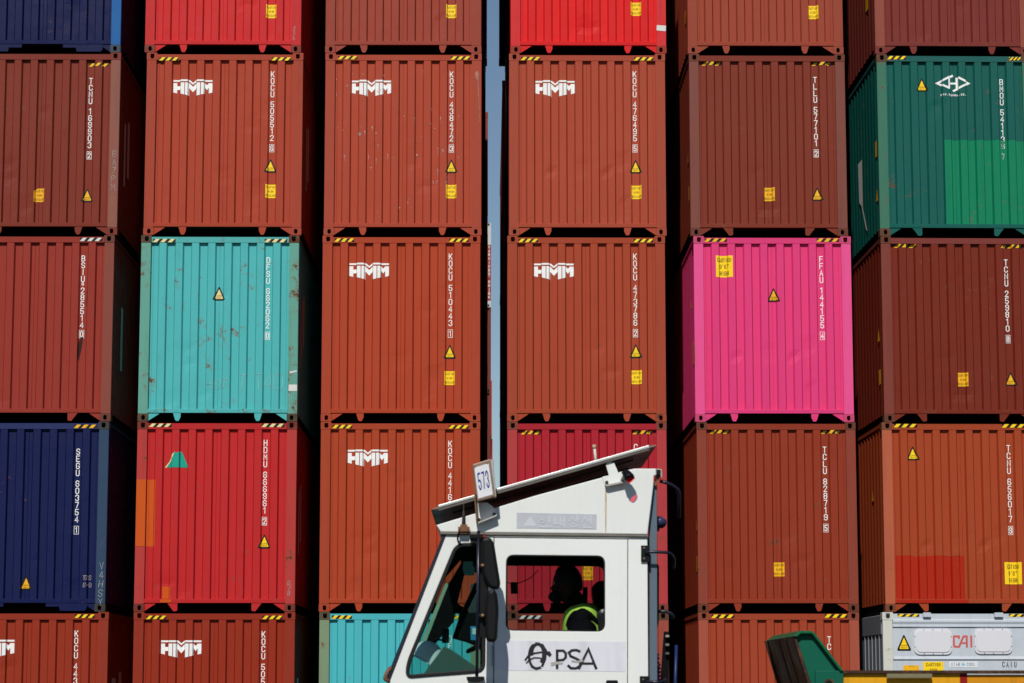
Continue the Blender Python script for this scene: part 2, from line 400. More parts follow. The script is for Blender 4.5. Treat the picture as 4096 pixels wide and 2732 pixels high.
def container(loc, rz, col, seed, label, group, post=None, castc=None, rust=.15, tooth_kind='v', full=True, header=None, sillc=None, **pk):
    t = empty('shipping_container', loc, rz); tag(t, label, 'shipping container', group)
    body = paint('container_paint', col, rust=rust, **pk)
    pm = paint('container_post_paint', post or tuple(int(v * .95 + 4) for v in col), rust=rust * 1.4, streak=.5, fade=.6) 
    cm = paint('container_casting_paint', castc or tuple(int(v * .9 + 8) for v in col), rust=min(1, rust * 2.0 + .15), fade=.5)
    hm = paint('container_header_paint', header or tuple(int(v * .97) for v in col), rust=rust, streak=.1)
    mesh_obj('end_wall', WALLS[seed % 8], body, t)
    for s_ in (-1, 1):
        mesh_obj('side_wall', M_SIDE[s_], body, t)
        mesh_obj('corner_post', M_POST[s_], pm, t)
        mesh_obj('top_rail', M_RAILT[s_], hm, t)
        mesh_obj('bottom_rail', M_RAILB[s_], UNDER, t)
        for k in (0, 1):
            mesh_obj('corner_casting', M_CAST[(s_, k)], cm, t)
        if full:
            mesh_obj('gusset', M_GUS[s_], body, t)
            mesh_obj('skid_tab', M_TOOTH[(tooth_kind, s_)], body, t)
            mesh_obj('corner_post', M_POSTB[s_], pm, t)
            for k in (0, 1): mesh_obj('corner_casting', M_CASTB[(s_, k)], cm, t)
    mesh_obj('header_beam', M_HEAD, hm, t)
    mesh_obj('sill_beam', M_SILL, paint('container_sill_paint', sillc or tuple(int(v * .98 + 4) for v in col), rust=rust * 1.5, scratch=.5), t)
    mesh_obj('roof', M_ROOF, hm, t); mesh_obj('floor', M_FLOOR, UNDER, t); mesh_obj('door', M_DOOR, body, t)
    t['_body'] = 0; del t['_body']
    return t

def strip(t, x0, t0, low, kind='yellow', w_=.302, h_=.052, flip=False, worn=0):
    a = {'yellow': YELL, 'amber': AMB, 'white': PAPER, 'cream': CREAM}[kind]
    d = Decal(); d.rect(x0, x0 + w_, t0, t0 + h_, 0, 0); n = 3; p = w_ / n; sk = .048
    for i in range(-1, n + 1):
        xa = x0 + i * p + p * .5
        poly = [(xa + sk, t0), (xa + sk + p * .46, t0), (xa + p * .46, t0 + h_), (xa, t0 + h_)]
        q = clip_x(poly, x0, x0 + w_)
        if len(q) > 2: d.add(q, 1, 1)
    return d.build('hazard_strip', t, [a, BLK], flat=None if low else .006)
def clip_x(poly, lo, hi):
    for v, sgn in ((lo, 1), (hi, -1)):
        out = []
        for i in range(len(poly)):
            a, b = poly[i - 1], poly[i]; ia, ib = sgn * (a[0] - v) >= 0, sgn * (b[0] - v) >= 0
            if ia != ib:
                k = (v - a[0]) / (b[0] - a[0]); out.append((v, a[1] + (b[1] - a[1]) * k))
            if ib: out.append(b)
        poly = out
        if not poly: return []
    return poly
def triangle(t, xc, tc, kind='yellow', s_=1.0, flat=None, wid=.205, hgt=.228):
    a = {'yellow': YELL, 'amber': AMB, 'cream': CREAM}[kind]; wid *= s_; hgt *= s_
    d = Decal(); top, bot = tc - hgt / 2, tc + hgt / 2
    d.add(rounded([(xc, top), (xc + wid / 2, bot), (xc - wid / 2, bot)], .03 * s_, 3), 1, 0)
    i = .024 * s_
    d.add(rounded([(xc, top + i * 1.9), (xc + wid / 2 - i * 1.55, bot - i), (xc - wid / 2 + i * 1.55, bot - i)], .012 * s_, 2), 0, 1)
    d.glyphs(word('SUPER', xc, tc + .035 * s_, .012 * s_, .018 * s_, .003 * s_, .004), 2, 2); d.glyphs(word('HEAVY', xc, tc + .063 * s_, .012 * s_, .018 * s_, .003 * s_, .004), 2, 2)
    return d.build('warning_triangle', t, [a, BLK, INK], flat=flat)
def caution(t, xc, tc, kind='yellow', torn=False, flat=None):
    a = {'yellow': YELL, 'amber': AMB}[kind]; w_, h_ = .158, .212; x0, x1, t0, t1 = xc - w_ / 2, xc + w_ / 2, tc - h_ / 2, tc + h_ / 2
    d = Decal(); d.add([(x0, t0 + (.04 if torn else 0)), (x0 + (.05 if torn else .001), t0), (x1, t0), (x1, t1), (x0, t1)], 0, 0)
    d.glyphs(word('CAUTION', xc, t0 + .022, .0165, .038, .0045, .004), 1, 1)
    d.glyphs(word('HIGH', xc, t0 + .088, .0165, .038, .0045, .005), 1, 1)
    d.glyphs(word('CONTAINER', xc, t0 + .154, .0135, .038, .0042, .0035), 1, 1)
    return d.build('caution_label', t, [a, INK], flat=flat)
def big_caution(t, xc, tc, txt='CAUTION'):
    w_, h_ = .262, .335; x0, x1, t0, t1 = xc - w_ / 2, xc + w_ / 2, tc - h_ / 2, tc + h_ / 2
    d = Decal(); d.rect(x0, x1, t0, t1); 
    d.glyphs(word(txt, xc, t0 + .035, .026, .068, .008, .005), 1, 1); d.glyphs(word('9\'6"', xc, t0 + .135, .03, .068, .008, .007), 1, 1)
    d.glyphs(word('HIGH', xc, t0 + .24, .028, .068, .008, .006), 1, 1)
    return d.build('caution_label', t, [YELL, plain('print_ink', (25, 22, 14))])
def serial(t, letters, digits, check, xc, t0, k=1.0, boxed=True, first=None):
    """owner code and number running down the wall, check digit framed"""
    d = Decal(); H, W, sw, p = .097 * k, .057, .0122, .1087 * k
    tt = t0
    for ch in letters: d.glyphs(glyph(ch, xc - W / 2, tt, W, H, sw)); tt += p
    d.build('owner_code', t, [WHITE]); d = Decal()
    if not digits: return
    tt = t0 + .489 * k
    for ch in digits:
        small = ch == 'o'
        if small: d.glyphs(glyph('O', xc - .017, tt - .06, .034, .05, .011)); tt += .02 * k; continue
        d.glyphs(glyph(ch, xc - W / 2, tt, W, H, sw)); tt += p * (6 / max(6, len([c for c in digits if c != 'o']))) 
    d.build('serial_number', t, [WHITE]); d = Decal()
    if check:
        b0, b1 = t0 + 1.185 * k, t0 + 1.306 * k
        if boxed: d.glyphs([(r, 0) for r in ribbon([(xc - .034, b0), (xc + .034, b0), (xc + .034, b1), (xc - .034, b1)], .0065, True)])
        d.glyphs(glyph(check, xc - W * .4, b0 + .014, W * .8, .093 * k, sw))
        d.build('check_digit', t, [WHITE])
def hmm(t, x0=.415, t0=.418, k=1.0, smear=True):
    """three block letters under a notched bar, white"""
    s_ = .001138 * k
    f = lambda pts: [(x0 + (a - 447) * s_, t0 + (b - 480) * s_) for a, b in pts]
    bo = lambda x: 660 + (x - 447) * 52 / 218 if x <= 666 else 712 - (x - 766) * 52 / 218
    d = Decal()
    d.add(f([(447, 486), (672, 486), (716, 524), (716, 550), (664, 510), (447, 510)])); d.add(f([(716, 524), (760, 486), (985, 486), (985, 510), (768, 510), (716, 550)]))
    for a, b in ((447, 500), (550, 602), (612, 665), (767, 817), (828, 880), (932, 985)):
        d.add(f([(a, 528), (b, 528), (b, bo(b)), (a, bo(a))]))
    d.add(f([(500, 573), (550, 573), (550, 625), (500, 625)]))
    d.add(f([(665, 528), (716, 580), (716, 655), (665, 600)])); d.add(f([(767, 528), (767, 600), (716, 655), (716, 580)]))
    d.add(f([(880, 528), (906, 560), (906, 627), (880, 592)])); d.add(f([(932, 528), (932, 592), (906, 627), (906, 560)]))
    return d.build('logo', t, [WHITE])
def scrawl(t, items, x, t0, size, mat, name='chalk_writing', flat=None, sw=.005, step=1.25, vertical=True):
    d = Decal(); rnd = random.Random(len(items) + int(x * 100)); tt = t0; xx = x
    for ch in items:
        g = glyph(ch, xx + rnd.uniform(-.012, .012), tt, size * .55, size, sw, skew=rnd.uniform(-.05, .18)); d.glyphs(g)
        if vertical: tt += size * step
        else: xx += size * step
    return d.build(name, t, [mat], flat=flat)

# ------------------------------------------------------------------ ground
g = bmesh.new(); vs = [g.verts.new(p) for p in ((-400, -200, 0), (400, -200, 0), (400, 900, 0), (-400, 900, 0))]; g.faces.new(vs)
gm = plain('asphalt', (52, 51, 50), .9, var=.2)
tag(mesh_obj('ground', bm_mesh(g), gm), kind='structure')

# ------------------------------------------------------------------ front row of stacks: 6 stacks, 5 tiers (tier 5 on the ground)
YF = 37.65
COLX = {1: [-6.972, -4.158, -1.344, 1.549, 4.320, 7.252], 2: [-6.961, -4.120, -1.338, 1.526, 4.335, 7.267], 3: [-6.996, -4.148, -1.352, 1.500, 4.377, 7.273],
        4: [-7.014, -4.147, -1.350, 1.500, 4.394, 7.230], 5: [-6.956, -4.142, -1.340, 1.508, 4.392, 7.180]}
BASE = {5: .005, 4: 2.897, 3: 5.789, 2: 8.681, 1: 11.573}
ROT = [0.0, 0.0, -.25, .05, 0.05, .75]          # the stacks are not set down quite parallel (degrees)
FG = 'shipping containers in the front row of stacks'
HM = (168, 66, 40)
data = {
 (1,1): dict(col=(8,18,66), fade=.1, streak=.1, post=(24,92,156), castc=(60,70,80), tooth_kind='plate', rust=.15, label='navy blue container with a light blue corner post, at the top left'),
 (1,2): dict(col=(196,38,40), castc=(120,50,38), label='red container with a yellow caution label, on top of the stack holding the teal container'),
 (1,3): dict(col=(150,62,46), label='plain brown container topping the stack just left of the strip of sky'),
 (1,4): dict(col=(212,26,28), post=(205,45,48), castc=(150,50,38), label='vivid scarlet container with a white paper note on its right post'),
 (1,5): dict(col=(150,64,44), label='faded brown container on top of the stack holding the pink container'),
 (1,6): dict(col=(118,46,40), post=(140,72,58), rust=.3, label='dull maroon container resting on the green container at the top right'),
 (2,1): dict(col=(122,46,32), post=(136,84,72), rust=.2, scratch=.3, label='brown container numbered 169903 with chalk scrawls down its pale corner post'),
 (2,2): dict(col=(164,62,40), label='rust red container numbered 505512 with a white three letter logo'),
 (2,3): dict(col=(166,66,44), label='rust red container numbered 438472 spattered with white bird droppings'),
 (2,4): dict(col=(164,68,46), label='rust red container numbered 476495 under the scarlet container'),
 (2,5): dict(col=(122,48,32), post=(122,68,58), castc=(104,54,40), tooth_kind='hook', rust=.25, scratch=.3, label='brown container numbered 577101 resting on the pink container'),
 (2,6): dict(col=(12,88,80), post=(60,112,92), castc=(96,62,46), header=(26,88,84), tooth_kind='hook', rust=.3, streak=.4, label='dark green container with a white diamond logo and a brighter green repainted patch'),
 (3,1): dict(col=(144,48,36), post=(130,66,54), castc=(100,56,44), tooth_kind='hook', rust=.2, streak=.45, label='faded red container numbered 285514 with a dark smear below its number'),
 (3,2): dict(col=(76,174,175), post=(96,156,140), castc=(70,62,46), header=(78,166,164), rust=.44, scratch=.4, rustcol=(98,54,26), label='teal container streaked with rust, in the second stack from the left'),
 (3,3): dict(col=(168,62,34), label='rust red container numbered 510443 with a white three letter logo'),
 (3,4): dict(col=(160,64,38), label='rust red container numbered 473786 with small dents along its lower edge'),
 (3,5): dict(col=(218,58,118), post=(226,80,140), castc=(190,70,110), rust=.05, label='bright pink container with a yellow 9\'6" high label'),
 (3,6): dict(col=(114,38,22), post=(122,58,48), castc=(96,54,38), header=(120,52,46), tooth_kind='hook', rust=.25, label='dark brown container numbered 259810 directly beneath the green container'),
 (4,1): dict(col=(8,20,70), fade=.1, streak=.1, post=(44,66,92), castc=(60,56,54), header=(34,44,92), tooth_kind='plate', rust=.2, label='navy blue container numbered 603754 with chalk marks on its post'),
 (4,2): dict(col=(184,34,36), post=(176,56,52), castc=(110,44,36), tooth_kind='hook', rust=.3, scratch=.5, label='red container with orange repair patches and a torn green triangle sticker'),
 (4,3): dict(col=(166,62,32), label='rust orange container with a white logo, just left of the truck roof'),
 (4,4): dict(col=(166,28,42), post=(172,56,58), castc=(120,60,48), rust=.2, streak=.45, label='crimson container directly behind the truck roof and cab window'),
 (4,5): dict(col=(140,50,28), post=(134,60,44), castc=(100,52,36), rust=.3, scratch=.35, label='rust brown container numbered 828719 beneath the pink container'),
 (4,6): dict(col=(158,64,32), post=(176,90,62), castc=(116,66,44), tooth_kind='hook', rust=.2, label='orange brown container numbered 656017 with a red repainted patch, above the white one'),
 (5,1): dict(col=(144,46,24), label='rust orange container with half a white logo, at the bottom left corner'),
 (5,2): dict(col=(144,42,20), label='rust red container at the bottom, under the red one with orange patches'),
 (5,3): dict(col=(72,176,184), post=(120,140,110), castc=(84,74,56), rust=.25, label='light turquoise container at the bottom, half hidden behind the truck windscreen'),
 (5,4): dict(col=(140,52,38), post=(150,72,58), castc=(84,58,44), rust=.25, label='brown container with black and white stripes, seen through the truck window'),
 (5,5): dict(col=(156,62,36), post=(160,78,58), castc=(130,66,48), rust=.2, label='rust orange container at the bottom, behind the green trailer bracket'),
}
for c_i, (cc, nm) in enumerate((((150, 62, 44), 'first'), ((24, 60, 120), 'second'), ((150, 60, 40), 'third'), ((150, 62, 44), 'fourth'), ((40, 90, 84), 'fifth'), ((140, 58, 44), 'sixth'))):
    data[(0, c_i + 1)] = dict(col=cc, label='uppermost container of the %s stack from the left, above the picture' % nm)
COLX[0] = [x + .01 for x in COLX[1]]; COLX[0][3] = 1.425; COLX[0][2] = -1.318; BASE[0] = 14.465
K = {}
for (r, c), d in data.items():
    d = dict(d); lab = d.pop('label')
    K[(r, c)] = container((COLX[r][c - 1], YF, BASE[r]), R(ROT[c - 1]), d.pop('col'), r * 5 + c * 3, lab, FG, **d)
for side_, xx in (('left', -9.85), ('right', 10.12)):      # the row of stacks goes on past both edges of the picture
    for r_i, nm, cc in ((0, 'sixth', (150, 62, 44)), (1, 'fifth', (30, 70, 120)), (2, 'fourth', (150, 60, 40)), (3, 'third', (120, 50, 38)), (4, 'second', (160, 64, 38)), (5, 'lowest', (146, 52, 30))):
        container((xx + .02 * math.sin(r_i * 2.1), YF, BASE[r_i]), 0, cc, r_i * 3 + (side_ == 'left'), 'container of the %s tier in the stack just past the %s edge' % (nm, side_), FG)
# --- markings: owner code and number
for (r, c), a in {
  (2,1): ('TCNU','169903','2',1.971,.393,.99), (2,2): ('KOCU','505512','6',1.959,.280,.985), (2,3): ('KOCU','438472','3',1.968,.278,.987), (2,4): ('KOCU','476495','5',1.962,.266,.99),
  (2,5): ('TLLU','577101','2',1.975,.351,.98), (2,6): ('BMOU','541136','7',1.962,.378,.99), (3,1): ('BSIU','o285514','0',1.955,.309,.985), (3,2): ('DFSU','662062','0',1.96,.334,.983),
  (3,3): ('KOCU','510443','1',1.976,.270,1.005), (3,4): ('KOCU','473786','2',1.975,.265,1.0), (3,5): ('FFAU','144155','4',1.979,.302,1.0), (3,6): ('TCNU','259810','8',1.949,.348,1.0),
  (4,1): ('SEGU','603754','1',1.966,.408,1.0), (4,2): ('HDMU','666961','2',1.954,.271,1.0), (4,3): ('KOCU','44169','',1.977,.283,1.0), (4,4): ('C','','',1.967,.330,1.0),
  (4,5): ('TCLU','828719','5',1.965,.369,1.0), (4,6): ('TCNU','656017','9',1.951,.342,1.05), (5,1): ('KOCU','443','',1.948,.275,1.0), (5,2): ('KOCU','505','',1.959,.286,1.0),
  (5,3): ('DF','','',1.975,.351,1.0), (5,5): ('TCL','','',1.985,.361,1.0)}.items():
    serial(K[(r, c)], a[0], a[1], a[2], a[3], a[4], a[5], boxed=(r, c) != (2, 6))
for rc in ((2,2), (2,3), (2,4), (3,3), (3,4), (4,3), (5,2)): hmm(K[rc])
hmm(K[(5,1)], .405, .410)
for r, c, x, t, kd in ((1,2,1.965,2.214,'yellow'), (1,3,1.966,2.207,'yellow'), (1,4,1.966,2.161,'yellow'), (1,5,1.975,2.207,'yellow'), (2,1,1.217,2.259,'amber'), (2,2,1.953,2.190,'yellow'), (2,3,1.968,2.190,'yellow'),
                   (2,4,1.974,2.195,'yellow'), (2,5,1.235,2.225,'amber'), (3,3,1.968,2.212,'yellow'), (3,4,1.986,2.196,'yellow'), (3,6,1.231,2.226,'amber'), (4,4,1.221,2.30,'amber'), (4,5,1.238,2.245,'amber')):
    caution(K[(r, c)], x, t, kd, torn=(r, c) == (2, 1))
for r, c, x, t, kd in ((2,1,1.956,2.250,'amber'), (2,2,1.945,1.779,'yellow'), (2,3,1.969,1.781,'yellow'), (2,4,1.969,1.781,'yellow'), (2,5,1.979,2.211,'amber'), (2,6,.713,.470,'yellow'), (3,2,1.208,.896,'cream'), (3,3,1.969,1.797,'yellow'),
                   (3,4,1.979,1.783,'yellow'), (3,5,1.234,.905,'amber'), (3,6,1.974,2.208,'amber'), (4,1,1.225,2.445,'amber'), (4,2,1.957,1.816,'yellow'), (4,6,.478,.466,'yellow')):
    triangle(K[(r, c)], x, t, kd)
big_caution(K[(3,5)], .476, .470); big_caution(K[(4,6)], 1.962, 2.301, 'CUTION')
for r, c, x, t, low, kd, w_ in ((2,1,1.935,.162,1,'amber',.302), (2,2,.193,.074,0,'yellow',.302), (2,2,1.944,.070,0,'yellow',.302), (2,3,.196,.045,0,'yellow',.302), (2,3,1.955,.049,0,'yellow',.302),
        (2,4,.186,.055,0,'yellow',.302), (2,4,1.952,.055,0,'yellow',.302), (2,5,.207,.122,1,'amber',.303), (2,5,1.930,.120,1,'amber',.303), (2,6,.170,.030,0,'yellow',.298), (2,6,2.085,.035,0,'yellow',.18),
        (3,1,1.906,.042,0,'white',.345), (3,2,.181,.058,0,'cream',.348), (3,2,1.902,.056,0,'cream',.348), (3,3,.186,.045,0,'yellow',.302), (3,3,1.955,.046,0,'yellow',.302), (3,4,.175,.048,0,'yellow',.302), (3,4,1.955,.046,0,'yellow',.302),
        (3,5,.172,.036,0,'amber',.35), (3,5,1.909,.033,0,'amber',.35), (3,6,.216,.120,1,'amber',.345), (3,6,1.866,.122,1,'amber',.342), (4,1,1.903,.048,0,'amber',.345), (4,2,.179,.030,0,'cream',.345), (4,2,1.896,.030,0,'cream',.348),
        (4,3,.180,.047,0,'yellow',.302), (4,3,1.957,.05,0,'yellow',.302), (4,4,.210,.135,1,'amber',.302), (4,4,1.920,.130,1,'amber',.303), (4,5,.209,.119,1,'amber',.304), (4,5,1.916,.119,1,'amber',.304), (4,6,.187,.026,0,'yellow',.36), (4,6,1.850,.026,0,'yellow',.36),
        (5,1,1.925,.036,0,'yellow',.302), (5,2,.190,.055,0,'yellow',.302), (5,2,1.944,.055,0,'yellow',.302), (5,3,.190,.05,0,'yellow',.302), (5,3,1.93,.05,0,'yellow',.302), (5,4,.176,.050,0,'white',.345), (5,5,.199,.036,0,'yellow',.348), (5,5,1.917,.030,0,'yellow',.348)):
    strip(K[(r, c)], x, t, low, kd, w_)
# --- bird droppings on 438472
d = Decal(); rn = random.Random(12)
for i in range(46):
    x, t = rn.uniform(.16, 2.1) if rn.random() < .8 else rn.uniform(.2, 1.0), .25 + 2.3 * rn.random() ** 1.3; q = rn.uniform(.004, .011) * (2.2 if rn.random() < .16 else 1)
    d.add([(x + q * math.cos(a_) * rn.uniform(.7, 1.2), t + 1.4 * q * math.sin(a_) * rn.uniform(.7, 1.2)) for a_ in [2 * math.pi * j / 7 for j in range(7)]])
    if rn.random() < .4:
        L_ = rn.uniform(.05, .28) if q > .01 else rn.uniform(.03, .1); d.add([(x - .0025, t + q), (x + .0025, t + q), (x + .004, t + q + L_), (x + .001, t + q + L_)], 0, 1)
    for j in range(rn.randint(0, 3)):
        x2, t2, q2 = x + rn.uniform(-.06, .06), t + rn.uniform(-.08, .1), rn.uniform(.002, .005)
        d.add([(x2 - q2, t2), (x2, t2 - q2 * 1.3), (x2 + q2, t2), (x2, t2 + q2 * 1.3)], 0, 2)
tag(d.build('bird_droppings', K[(2,3)], [plain('bird_dropping', (196, 182, 176), .9, var=.3)]), kind='stuff')
d = Decal(); d.add([(2.33, .30), (2.38, .28), (2.40, .36), (2.385, .46), (2.35, .42)], 0, 0); d.add([(2.375, .45), (2.39, .45), (2.415, 1.1), (2.408, 1.1)], 0, 1); d.build('bird_droppings', K[(2,3)], [plain('bird_dropping', (180, 120, 104), .9, var=.3)], flat=.004)
# --- paint patches, logos, notes
d = Decal(); wl = .034
d.glyphs([(q, 0) for q in ribbon([(1.205, .325), (.955, .45), (1.14, .535)], wl)]); d.glyphs([(q, 0) for q in ribbon([(1.275, .362), (1.445, .45), (1.20, .575)], wl)])
d.glyphs([(q, 1) for q in ribbon([(1.14, .365), (1.14, .545)], wl)]); d.glyphs([(q, 1) for q in ribbon([(1.262, .36), (1.262, .56)], wl)])
d.glyphs([(q, 2) for q in ribbon([(1.14, .452), (1.262, .452)], .03)])
d.glyphs(word('WWW.HUNGA.CO.', 1.20, .622, .022, .034, .007, .009))
d.build('logo', K[(2,6)], [WHITE])
gp = paint('bright_green_touch_up', (4, 122, 86), rust=.22, streak=.5, fade=.5)
d = Decal(); top = [(1.036 + .06 * i, 1.36 + (.006 if i % 2 else -.004)) for i in range(21)]; top[-1] = (2.284, 1.372)
d.add([(1.036, 2.695)] + top + [(2.284, 2.695)]); d.build('repaint_patch', K[(2,6)], [gp])
rp = paint('red_touch_up', (166, 34, 8), rust=.1, splat=.45, streak=.2)
d = Decal(); rn = random.Random(4); top = [(.176 + .0525 * i, 2.04 + rn.uniform(-.012, .012)) for i in range(21)]; top[-1] = (1.225, 2.045)
d.add([(.176, 2.697)] + top + [(1.225, 2.697)]); d.build('repaint_patch', K[(4,6)], [rp])
d = Decal(); d.rect(.16, 1.27, 2.702, 2.753); d.build('repaint_patch', K[(4,6)], [rp], flat=.003)
op = paint('orange_touch_up', (196, 80, 18), rust=.12, streak=.2)
d = Decal(); d.rect(.006, .149, .885, 1.90); d.build('repair_patch', K[(4,2)], [op], flat=.003)
d = Decal(); d.rect(.154, .294, .885, 1.90); d.build('repair_patch', K[(4,2)], [op])
d = Decal(); d.rect(.422, .547, 2.507, 2.69); d.build('repair_patch', K[(4,2)], [op])
d = Decal(); d.rect(.40, .565, 2.703, 2.75); d.build('repair_patch', K[(4,2)], [op], flat=.003)
tl = plain('teal_sticker', (0, 156, 136), .5, var=.06)
d = Decal(); d.add([(.575, .455), (.60, .475), (.665, .452), (.685, .47), (.785, .698), (.45, .698), (.52, .60)], 0, 1); d.add([(.535, .50), (.575, .46), (.60, .475), (.47, .70), (.425, .70), (.50, .60)], 1, 0)
d.build('torn_sticker', K[(4,2)], [tl, CREAM])
d = Decal(); d.add([(2.29, 2.43), (2.434, 2.44), (2.43, 2.53), (2.285, 2.515)]); d.build('paper_note', K[(1,4)], [PAPER], flat=.003)
d = Decal(); d.add([(2.31, 2.12), (2.42, 2.10), (2.425, 2.12), (2.32, 2.15)]); d.rect(2.30, 2.43, 2.32, 2.42); d.build('paper_note', K[(3,2)], [PAPER], flat=.003)
# dark smear under the number of the faded red container, and burn mark on 577101
sm = paint('soot_smear', (46, 24, 22), rust=0, streak=.6, fade=.9, faded=(120, 48, 42))
d = Decal(); d.add([(1.93, 1.60), (1.98, 1.58), (1.965, 1.72), (1.92, 1.95), (1.90, 1.90), (1.905, 1.72)]); d.add([(2.02, .85), (2.035, .87), (2.03, 1.08), (2.015, 1.1)]); d.build('soot_smear', K[(3,1)], [sm])
# chalk
CH_ = plain('chalk', (185, 176, 172), .9, var=.3)
scrawl(K[(2,1)], '6A7PM', 2.335, 1.56, .105, CH_, flat=.004, sw=.007); scrawl(K[(2,1)], 'BML18', 2.335, 2.28, .07, plain('yellow_crayon', (170, 128, 70), .9), flat=.004, sw=.005, step=1.1)
scrawl(K[(4,1)], 'V4HSY', 2.335, 2.14, .11, CH_, flat=.004, sw=.007); scrawl(K[(4,1)], 'TGS', 2.08, 2.34, .07, CH_, sw=.006, vertical=False, step=.6); scrawl(K[(4,1)], '6-9', 2.09, 2.45, .07, CH_, sw=.006, vertical=False, step=.6)
PK = plain('faded_chalk', (140, 196, 192), .9, var=.2)
scrawl(K[(3,2)], 'HOT', 1.02, 2.23, .16, PK, sw=.008, vertical=False, step=.75); scrawl(K[(3,2)], 'T', 1.50, 2.16, .25, PK, sw=.009); scrawl(K[(3,2)], 'T4O', 1.76, 2.15, .25, PK, sw=.009, vertical=False, step=.6)
scrawl(K[(3,2)], 'HDPTS', 2.31, 2.45, .06, PK, flat=.004, sw=.005, step=1.05)
scrawl(K[(1,2)], '49P5', 2.32, 2.45, .055, CH_, flat=.004, sw=.005, step=1.1); scrawl(K[(4,2)], '6/8', 2.32, 2.42, .07, CH_, flat=.004, sw=.006, step=1.1)
# markings on the side walls that face the gaps
def side_mark(t, sgn, y0, y1, z0, z1, mat, name, tri=False):
    x = sgn * (hw - .009); bm = bmesh.new()
    pts = [(x, y0, z0), (x, y1, z0), (x, y1, z1), (x, y0, z1)] if not tri else [(x, y0, z0), (x, y1, z0), (x, (y0 + y1) / 2, z1)]
    bm.faces.new([bm.verts.new(p) for p in pts]); return mesh_obj(name, bm_mesh(bm), mat, t)
for rc, items in {(1,5): [(.45, .62, .62, .83, 0), (.35, .52, 1.45, 1.62, 1)], (2,5): [(.28, .42, .62, .85, 0), (.4, .55, 1.25, 1.42, 1)], (3,5): [(.20, .38, .92, 1.28, 0), (.55, .75, 1.85, 2.0, 1)],
                  (4,5): [(.18, .32, .62, .85, 0), (.2, .35, 1.25, 1.42, 1)], (5,5): [(.3, .45, .9, 1.1, 0)], (1,6): [(.62, .86, .9, 1.35, 0)], (2,6): [(.18, .34, 1.3, 1.55, 0), (.16, .36, .6, .8, 1)],
                  (3,6): [(.28, .45, .62, .85, 0), (.30, .50, 1.3, 1.5, 1)], (4,6): [(.9, 1.1, 1.75, 1.92, 1)]}.items():
    for y0, y1, z0, z1, tr in items: side_mark(K[rc], -1, y0, y1, z0, z1, AMB, 'warning_triangle' if tr else 'caution_label', tr)
for rc, yy in {(2,2): [(.9, 1.1), (1.2, 1.5)], (3,2): [(.5, .62), (.8, .95), (1.1, 1.3)], (4,2): [(.6, .75), (.95, 1.1)], (5,2): [(.6, .9)], (3,1): [(.9, 1.1)], (2,1): [(.6, .75), (.95, 1.15)], (5,1): [(.5, .9), (1.2, 1.5)]}.items():
    for k, (a, b) in enumerate(yy):
        side_mark(K[rc], 1, a, b, .9 + .2 * k, 1.9 + .1 * k, PAPER, 'side_lettering')
bm = bmesh.new(); x = -(hw - .009)
for q in ([(1.6, 1.55), (2.0, 1.55), (1.95, .9), (1.6, .75)], [(1.6, .75), (1.78, .85), (1.35, .35), (1.2, .30)]): bm.faces.new([bm.verts.new((x, a, b)) for a, b in q])
mesh_obj('side_lettering', bm_mesh(bm), WHITE, K[(2,6)])
sl = bmesh.new()

